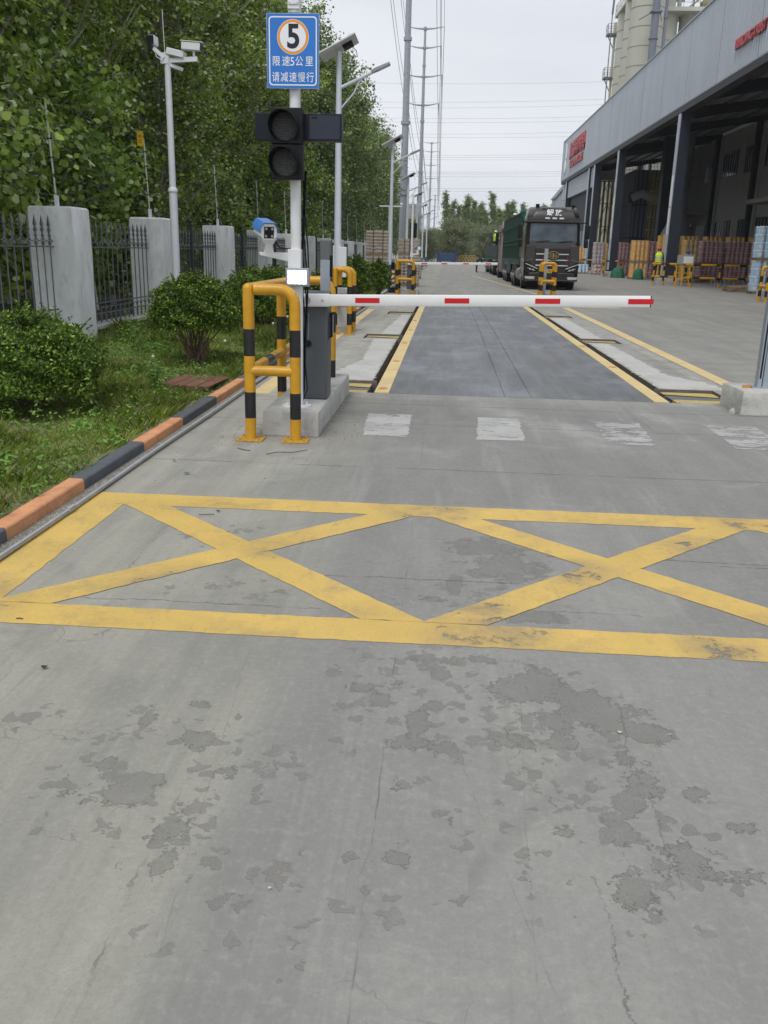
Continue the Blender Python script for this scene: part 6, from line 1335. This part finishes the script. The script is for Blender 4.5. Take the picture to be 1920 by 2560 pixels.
# machinery in the open bay
t = empty('filter_house', (17.4, 90, 0), 'dark corrugated filter house standing under the canopy between the columns', 'machine house')
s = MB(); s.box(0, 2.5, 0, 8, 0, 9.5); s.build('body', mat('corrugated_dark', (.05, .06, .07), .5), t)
s = MB()
for i in range(16): s.box(-.04, -.001, .1+i*.5, .32+i*.5, 3.4, 9.45)
for i in range(6): s.box(.1+i*.4, .28+i*.4, -.04, -.001, 3.4, 9.45)
s.build('corrugation', mat('corrugated_mid', (.12, .145, .17), .5), t)
s = MB(); s.box(-.06, 2.56, -.06, 8.06, 6.3, 6.4); s.box(-.06, 2.56, -.06, 8.06, 3.3, 3.4); s.build('band', beam_m, t)
s = MB(); s.tube([(-.3, -1, 6.9), (.6, -1.2, 7.3), (2.4, -1.2, 6.6), (4.4, -1, 5.8)], .38, 12); s.build('duct', grey_m, t)
s = MB(); s.box(-.5, 0, -1.1, -.5, 6.5, 7.4); s.build('fan', black_p, t, bevel=.05)
yst = mat('cage_yellow', (.3, .22, .06), .6)
t = empty('caged_ladder', (17.9, 84, 0), 'tall yellow caged ladder tower in front of the dark filter house', 'ladder')
s = MB()
for x in (0, .3, .6, .9): s.cyl((x, 0, .2), (x, 0, 9), .035, n=6); s.cyl((x, .9, .2), (x, .9, 9), .035, n=6)
for k in range(8): z = .6+k*1.1; s.box(-.04, 1.09, -.04, .02, z, z+.07); s.box(-.04, 1.09, .88, .94, z, z+.07); s.box(-.04, .02, 0, .9, z, z+.07); s.box(1.03, 1.09, 0, .9, z, z+.07)
s.build('cage', yst, t)
t = empty('silo_hopper', (18.5, 76, 0), 'grey round hopper pipe widening to the ground beside the warehouse wall', 'hopper')
s = MB(); s.lathe([(1.45, 0), (1.45, 3.0), (.8, 4.4), (.62, 4.8), (.62, 11)], 20); s.build('shell', mat('hopper_grey', (.17, .175, .18), .5), t)
t = empty('bay_grille', (17.5, 95, 0), 'yellowish railing across the upper bay opening', 'railing')
s = MB()
for i in range(28): s.box(i*.3-.02, i*.3+.02, 0, .04, 9.2, 11)
for z in (9.3, 9.9, 10.5): s.box(0, 8.3, 0, .04, z, z+.05)
s.build('bars', yst, t)
t = empty('bay_pier', (18.6, 79.5, 0), 'broad dark steel pier rising to the roof left of the nearest canopy column', 'pier'); s = MB(); s.box(-.9, 1.2, 0, 1.2, 0, 11.2); s.build('shaft', steel_n, t); s = MB(); s.box(-1.1, 1.4, -.2, 1.4, 0, .5); s.build('foot', conc, t)
# ---------------------------------------------------------------- silos
cream = mat('silo_cream', (.5, .5, .42), .5, var=.05, scale=.5, dirt=.2, dcol=(.38, .36, .28), stretch=(1, 1, .15)); cream2 = mat('frame_cream', (.45, .43, .31), .55, var=.1)
def silo(x, y, r, zt, lab, name='silo'):
    t = empty(name, (x, y, 0), lab, 'silo', 'cream storage silos above the canopy'); s = MB(); s.lathe([(.4, 8.2), (r, 11.5), (r, zt)], 40); s.build('shell', cream, t)
    for k in range(int((zt-12)/2.05)): z = 12.6+k*2.05; s = MB(); s.lathe([(r+.004, -.045), (r+.045, -.03), (r+.045, .03), (r+.004, .045)], 40, (0, 0, z)); s.build('seam_ring', mat('seam', (.3, .3, .26), .6), t)
    for a in range(4):
        s = MB(); ca, sa = math.cos(a*1.571+.785)*r*.9, math.sin(a*1.571+.785)*r*.9; s.cyl((ca, sa, 0), (ca, sa, 12), .17, n=10); s.build('leg', cream2, t)
    s = MB()
    for a in range(4):
        p = [Vector((math.cos(q*1.571+.785)*r*.9, math.sin(q*1.571+.785)*r*.9, 0)) for q in (a, a+1)]
        for z in (3, 6, 8.6): s.beam(p[0]+Vector((0, 0, z)), p[1]+Vector((0, 0, z)), .14)
        for z0, z1 in ((0, 3), (3, 6), (6, 8.6)): s.beam(p[0]+Vector((0, 0, z0)), p[1]+Vector((0, 0, z1)), .08); s.beam(p[1]+Vector((0, 0, z0)), p[0]+Vector((0, 0, z1)), .08)
    s.build('bracing', cream2, t); return t
SX = 22.0
silo(21.85, 115, 1.87, 42, 'nearest and widest cream silo behind the thick duct, cut by the frame top')
silo(22.1, 120.5, 1.85, 31, 'second cream silo left of the widest one, under the top walkway')
silo(22.2, 126, 1.85, 31, 'leftmost cream silo beside the stair tower')
silo(25.05, 122, 1.85, 29.8, 'cream silo right of the dark ducts with a railed platform on top')
silo(29.0, 122, 1.9, 29.8, 'rightmost cream silo, green stained, half hidden by the fascia')
def railing(m_, x0, x1, y0, y1, z, st=.9):
    for h in (.5, 1.1): 
        for a, b in (((x0, y0), (x1, y0)), ((x1, y0), (x1, y1)), ((x1, y1), (x0, y1)), ((x0, y1), (x0, y0))): m_.beam((*a, z+h), (*b, z+h), .05)
    n = max(2, int((x1-x0)/st)); k = max(2, int((y1-y0)/st))
    for i in range(n+1): x = x0+(x1-x0)*i/n; [m_.beam((x, y, z), (x, y, z+1.1), .05) for y in (y0, y1)]
    for i in range(k+1): y = y0+(y1-y0)*i/k; [m_.beam((x, y, z), (x, y, z+1.1), .05) for x in (x0, x1)]
deckm = mat('deck_olive', (.2, .2, .16), .6)
t = empty('silo_walkway', (SX, 122.5, 31), 'railed walkway over the tops of the two left silos', 'walkway'); s = MB(); s.box(-1.75, 2.4, -4.9, 5.5, 0, .3); s.build('deck', cream2, t); s = MB(); railing(s, -1.7, 2.35, -4.8, 5.4, .3); s.build('railing', mat('rail_cream', (.4, .39, .33), .5), t); s = MB(); s.box(-.9, 1.5, -1.5, 4, .3, 4.8); s.build('cabin', cream, t)
for x in (-1.4, 0, 1.2): s = MB(); s.beam((x, -4, .3), (x+.9, 2.5, 4.3), .16); s.build('brace', yst, t)
t = empty('silo_platform', (27.4, 121.5, 29.8), 'railed platform with pale cabin and motors on the right silos', 'platform'); s = MB(); s.box(-3.6, 4.2, -2.6, 2.8, 0, .45); s.build('deck', cream, t); s = MB(); railing(s, -3.5, 4.1, -2.5, 2.7, .45); s.build('railing', MATS['rail_cream'], t)
s = MB(); s.box(-3.2, -1.3, -1, 1, .5, 3.8); s.build('cabin', mat('cabin_grey', (.4, .41, .4), .6), t)
s = MB(); s.cyl((-.6, 0, .5), (-.6, 0, 2.6), .26, n=10); s.ball((-.6, 0, 2.7), .38, 10); s.cyl((-1.1, 0, 1.8), (.0, 0, 1.8), .2, n=8); s.build('valve', grey_m, t)
s = MB(); s.box(.4, 1.9, -.5, .5, 1.9, 2.6); s.cyl((1.1, 0, .5), (1.1, 0, 1.9), .1, n=8); s.build('motor', mat('motor_blue', (.05, .12, .22), .5), t, bevel=.08); s = MB(); s.beam((.2, -1, .6), (2.6, -1, 2.5), .2); s.box(1.9, 3.4, -1.2, .3, .5, 1.5); s.build('conveyor', mat('conveyor', (.22, .17, .1), .7), t)
t = empty('stair_tower', (20.6, 130, 0), 'cream stair tower with railed landings at the left of the silos', 'stair tower'); s = MB(); s.cyl((.15, 0, 0), (.15, 0, 31), .17, n=8); s.cyl((.6, .8, 0), (.6, .8, 31), .1, n=8); s.build('mast', cream2, t)
for z in (11.5, 18, 24.2, 29.4):
    s = MB(); s.box(-.9, .55, -.8, .8, z, z+.22); s.beam((-.75, 0, z), (.1, 0, z-1.6), .1); s.build('landing', deckm, t); s = MB(); railing(s, -.87, .5, -.75, .75, z+.22, .6); s.build('railing', MATS['rail_cream'], t)
duct_m = mat('duct_grey', (.17, .185, .22), .45, .2)
t = empty('riser_duct', (22.0, 111, 0), 'thick dark grey riser duct with collars in front of the widest silo', 'duct'); s = MB(); s.cyl((0, 0, 4), (0, 0, 42), .42, n=18); s.build('pipe', duct_m, t)
for z in (21.2, 25.1, 27.7, 31.5): s = MB(); s.lathe([(.42, -.08), (.54, -.06), (.54, .06), (.42, .08)], 18, (0, 0, z)); s.build('collar', duct_m, t)
s = MB(); s.box(-.62, .62, -.6, .5, 27.7, 27.85); s.beam((-.55, .2, 27.7), (-1.6, 1.0, 27.2), .09); s.beam((.55, .2, 27.7), (.75, .2, 26.9), .08); s.build('bracket', duct_m, t)
t = empty('riser_duct', (23.15, 111, 0), 'slimmer dark grey riser pipe right of the thick duct', 'duct'); s = MB(); s.cyl((0, 0, 4), (0, 0, 42), .17, n=14); s.build('pipe', duct_m, t)
for z in (23.5, 27.2, 30.8): s = MB(); s.lathe([(.17, -.07), (.26, -.05), (.26, .05), (.17, .07)], 14, (0, 0, z)); s.build('collar', duct_m, t)
t = empty('fill_pipe', (19.9, 128, 0), 'thin grey fill pipe rising left of the stair tower', 'pipe'); s = MB(); s.cyl((0, 0, 0), (0, 0, 31.5), .07, n=8); s.cyl((0, 0, 31.5), (.25, 0, 38), .13, n=8); s.build('pipe', duct_m, t)
# cream pipe frame seen through the bays
t = empty('trestle', (17.2, 108.5, 0), 'tall cream steel frame of pipes and braces seen between the canopy columns', 'trestle')
for x in (0, .45, .95, 1.4, 1.8): s = MB(); s.cyl((x, .3*(x % .9), 0), (x, .3*(x % .9), 9.9), .12 if x not in (.45, 1.4) else .16, n=10); s.build('pipe', cream2, t)
s = MB()
for z0 in (0, 2.5, 5, 7.4): s.beam((0, -.1, z0), (.9, -.1, z0+2.4), .08); s.beam((1.8, -.1, z0), (.95, -.1, z0+2.4), .08); s.beam((0, -.1, z0+2.4), (1.8, -.1, z0+2.4), .1)
s.build('bracing', cream2, t); s = MB(); s.box(-.5, 2.4, -1.2, 1.2, 9.9, 10.1); s.box(-.2, 2.2, .6, 1, 10.1, 12.5); s.build('cap_plate', cream, t)
t = empty('lattice_mast', (17.4, 100, 0), 'rusty cream lattice mast beside the dark filter house', 'lattice mast'); s = MB()
for x in (0, .7): s.beam((x, 0, 0), (x, 0, 9.5), .1)
for k in range(12): z = k*.78; s.beam((0, 0, z), (.7, 0, z+.75), .05); s.beam((.7, 0, z), (0, 0, z+.75), .05)
s.build('lattice', mat('lattice_rust', (.33, .28, .2), .7, var=.3), t)
t = empty('shade_backing', (13.55, 91, 0), 'dark box added as the shade under the hanging fascia panel behind the truck', 'backing'); s = MB(); s.box(0, .55, 0, 15.6, 0, 9.4); s.build('walls', mat('shade_backing_dark', (.03, .035, .045), .7), t); s = MB()  # added box: its dark colour stands in for the shaded void below the fascia
for i in range(9): s.box(-.03, -.001, .4+i*1.7, 1.5+i*1.7, .3, 4.0)
s.build('pale_panels', mat('shade_backing_panel', (.2, .23, .26), .5), t)  # pale panels along the foot of the added shade box
# shed beyond the canopy
t = empty('shed', (14.6, 128, 0), 'small pale grey shed just beyond the far end of the canopy', 'shed'); s = MB(); s.prism([(0, 0), (2.2, 0), (2.2, 12), (0, 9.2)], 'y', 0, 6); s.build('walls', mat('shed_grey', (.36, .4, .45), .6), t); s = MB(); s.prism([(-.2, 9.05), (2.3, 12.25), (2.3, 12.4), (-.2, 9.2)], 'y', -.2, 6.2); s.build('roof', mat('shed_roof', (.17, .18, .2), .6), t)
# ---------------------------------------------------------------- bucket pallets
def bucket_mesh(name, body, lid, label):
    s = MB(); n = 12; s.lathe([(.118, 0), (.135, .3)], n); s.mi = 1; s.lathe([(.146, .285), (.148, .33), (.14, .345)], n); s.mi = 2
    s.loft([[(r*1.012*math.cos(a), r*1.012*math.sin(a), z) for a in [R(-130+i*16) for i in range(6)]] for r, z in ((.1225, .07), (.131, .22))], cap=False, closed=False)
    o = s.build(name, [body, lid, label]); me = o.data; bpy.data.objects.remove(o); return me
BK = {}
for nm, b_, l_, k_ in (('blue', (.45, .66, .85), (.62, .8, .95), (.75, .85, .9)), ('orange', (.9, .42, .02), (.75, .45, .06), (.75, .6, .35)), ('pink', (.5, .22, .24), (.72, .48, .5), (.6, .33, .33)), ('gold', (.8, .45, .04), (.6, .42, .12), (.7, .6, .35)), ('grey', (.42, .34, .37), (.6, .56, .58), (.4, .36, .38)), ('white', (.55, .5, .48), (.6, .58, .56), (.55, .08, .08)), ('peach', (.8, .42, .28), (.75, .55, .42), (.7, .45, .35))):
    BK[nm] = bucket_mesh('bucket', mat('bucket_'+nm, b_, .35, var=.12, scale=3), mat('lid_'+nm, l_, .35), mat('label_'+nm, k_, .5, var=.3, scale=18))
def bucket_pallet(x, y, colr, nx, ny, tiers, lab, rz=0, wrap=True, indiv=True):
    """tiers: list of number of bucket rows per pallet"""
    t = empty('bucket_pallet', (x, y, 0), lab, 'pallet of buckets', 'film wrapped pallets of buckets', rz); z = 0; W = nx*.3; D = ny*.3
    for nt_ in tiers:
        pallet(t, W+.04, D+.04, z); z += .13
        for k in range(nt_):
            for i in range(nx):
                for j in range(ny):
                    if 0 < i < nx-1 and 0 < j < ny-1 and not (k == nt_-1 and nt_ is tiers[-1]): continue
                    o = bpy.data.objects.new('bucket', BK[colr]); C.objects.link(o); o.parent = t
                    o.location = (-W/2+.15+i*.3+rnd.gauss(0, .006), -D/2+.15+j*.3+rnd.gauss(0, .006), z); o.rotation_euler = (0, 0, rnd.uniform(-.6, .6))
            z += .355
        if wrap: s = MB(); s.box(-W/2-.02, W/2+.02, -D/2-.02, D/2+.02, z-.355*nt_-.02, z+.01); s.build('film', film, t, bevel=.03)
bucket_pallet(15.2, 44.6, 'blue', 4, 3, (4, 4), 'tall double stack of pale blue buckets at the right edge of the frame')
for i, x in enumerate((18.15, 19.9, 21.5)): bucket_pallet(x, 64.7, 'pink', 5, 3, (3, 4), f'{["left", "middle", "right"][i]} of three double stacks of dusky pink buckets behind the rail')
for i, x in enumerate((15.7, 17.3, 18.9, 20.5, 22.1)): bucket_pallet(x, 67.2, 'gold', 4, 3, (3, 5), f'{["leftmost", "second", "middle", "fourth", "rightmost"][i]} golden bucket stack in the row behind the pink buckets', wrap=False)
bucket_pallet(16.2, 62.6, 'gold', 3, 3, (3, 4), 'golden bucket stack just right of the grey column and the person in the blue helmet')
bucket_pallet(14.1, 68.4, 'orange', 4, 3, (3, 4), 'bright orange double bucket stack standing between the two middle columns')
bucket_pallet(14.9, 63.5, 'gold', 2, 2, (4, 4), 'tall narrow golden bucket stack left of the nearest visible column')
bucket_pallet(15.6, 72.0, 'pink', 4, 3, (3, 4), 'pink bucket stack behind the person in the red helmet')
bucket_pallet(14.9, 80.6, 'pink', 5, 3, (3, 4), 'dark pink bucket stack left of the bright orange one')
bucket_pallet(13.3, 88, 'blue', 2, 3, (3, 4), 'narrow pale blue bucket stack behind the second column')
bucket_pallet(13.35, 82.2, 'grey', 3, 3, (2, 5), 'greyish wrapped bucket stack left of the second column')
bucket_pallet(16.9, 74.5, 'grey', 4, 3, (3, 4), 'pale wrapped bucket stack beyond the red helmeted person, right of the orange stack')
bucket_pallet(16.2, 84.5, 'pink', 4, 3, (3, 4), 'dark pink bucket stack farther back left of the bright orange one')
bucket_pallet(14.1, 84.5, 'gold', 3, 3, (3, 4), 'golden bucket stack behind the second column foot')
bucket_pallet(12.25, 86, 'orange', 3, 3, (2, 4), 'farthest orange bucket stack beside the truck')
bucket_pallet(12.45, 84.2, 'blue', 3, 2, (2,), 'low pile of pale blue buckets on the ground near the truck', wrap=False)
bucket_pallet(11.55, 84.8, 'peach', 3, 2, (2,), 'low pile of peach coloured buckets nearest the truck', wrap=False)
bucket_pallet(13.2, 81.0, 'white', 2, 2, (2,), 'low pair of white buckets with red labels in front of the grey stack', wrap=False)
for i, (x, y, r_, lab) in enumerate(((13.2, 71.2, .42, 'green tarpaulin heap left of the bright orange bucket stack'), (13.9, 67.0, .3, 'green tarpaulin heap right of the bright orange bucket stack'))):
    s = MB(); n = 18; s.loft([[(r_*k*math.cos(6.2832*a/n)*(1+.12*math.sin(3*a+k*5)), r_*.8*k*math.sin(6.2832*a/n)*(1+.1*math.cos(5*a)), z) for a in range(n)] for k, z in ((1.25, 0), (1.2, .25), (1.05, .5), (.7, .72), (.2, .8))]); tag(s.build('tarp_heap', tarp, None, loc=(x, y, 0), smooth=60), lab, 'tarpaulin')
t = empty('broken_pallets', (14.8, 47.0, 0), 'flat pile of broken wooden pallets left of the blue bucket stack', 'pallets')
for k in range(3): 
    p = pallet(t, 1.3, 1.0, 0, 'pallet'); p.location = (.08*k, .05*k, k*.07); p.rotation_euler = (R(1.5*k), R(2-2*k), R(8*k))
# ---------------------------------------------------------------- yellow and black guard rails by the columns
def rail_run(x0, x1, y, posts, lab, z=(1.22, .5), r=.06, rz=0):
    t = empty('guard_rail', (x0, y, 0), lab, 'guard rail', 'yellow and black guard rails')
    L_ = x1-x0
    for zz in z: n = max(2, int(L_/.42)); rail((0, 0, zz), (L_, 0, zz), r, t, 'rail', [1 if k % 3 == 1 else 0 for k in range(n)])
    for px in posts: s = MB(); s.tube([(px, 0, q) for q in (0, .25, .55, .85, 1.1, 1.25)], r, 12, bands=[0, 1, 0, 1, 0]); s.build('post', YB, t)
    t.rotation_euler = (0, 0, rz); return t
rail_run(13.5, 18.6, 52.6, (.35, 1.95, 3.6, 5.1), 'long double guard rail in front of the pink bucket stacks')
rail_run(12.0, 13.45, 54.2, (.12, .7, 1.35), 'short guard rail in front of the nearest visible column plinth')
rail_run(12.35, 12.9, 73.6, (.12,), 'left guard rail stub at the second column plinth'); rail_run(13.35, 13.95, 73.6, (.5,), 'right guard rail stub at the second column plinth')
rail_run(11.9, 12.7, 85.4, (.1,), 'left guard rail stub by the far column near the truck'); rail_run(12.95, 13.7, 85.4, (.6,), 'right guard rail stub by the far column near the truck')
t = empty('yellow_frame', (13.2, 53.4, 0), 'small yellow tube frame gate leaning by the rail beside the column', 'frame', rz=R(8)); s = MB()
for x in (0, .38, .85): s.cyl((x*.9-.06, -.25, 0), (x*.95, 0, 1.12), .035, n=8)
for z in (.35, .75, 1.1): s.beam((-.05, -.2+z*.17, z), (.85, -.2+z*.17, z), .05)
s.build('frame', paint_y, t)
t = empty('notice_board', (13.35, 54.0, 1.25), 'small grey framed board with paper beside the person in the blue helmet', 'board'); s = MB(); s.box(0, .95, 0, .04, 0, .5); s.build('board', grey_m, t); s = MB(); s.box(.35, .9, -.01, 0, .04, .42); s.build('paper', sign_w, t)
t = empty('metal_rack', (15.7, 54.6, 0), 'low grey metal roller rack lying behind the guard rail', 'rack'); s = MB()
for z in (.42, .5): s.beam((0, 0, z), (2.9, 0, z), .04); s.beam((0, .7, z), (2.9, .7, z), .04)
for i in range(6): x = .1+i*.54; s.beam((x, 0, 0), (x, 0, .5), .04); s.beam((x, .7, 0), (x, .7, .5), .04); s.beam((x, 0, .1), (x+.3, 0, .42), .03)
s.build('frame', grey_m, t)

# ---------------------------------------------------------------- haze
s = MB(); s.box(-520, 520, -80, 930, -1.2, 52); hz = s.build('haze', [], smooth=0)
hm = bpy.data.materials.new('haze_air'); hm.use_nodes = True; ht = hm.node_tree; ht.nodes.clear()
ho = ht.nodes.new('ShaderNodeOutputMaterial'); pv = ht.nodes.new('ShaderNodeVolumePrincipled'); pv.inputs['Color'].default_value = (.86, .9, .96, 1); pv.inputs['Density'].default_value = .00028; ht.links.new(pv.outputs[0], ho.inputs['Volume'])
hz.data.materials.append(hm); tag(hz, 'thin pale haze over the yard and the road end', 'haze', kind='stuff')
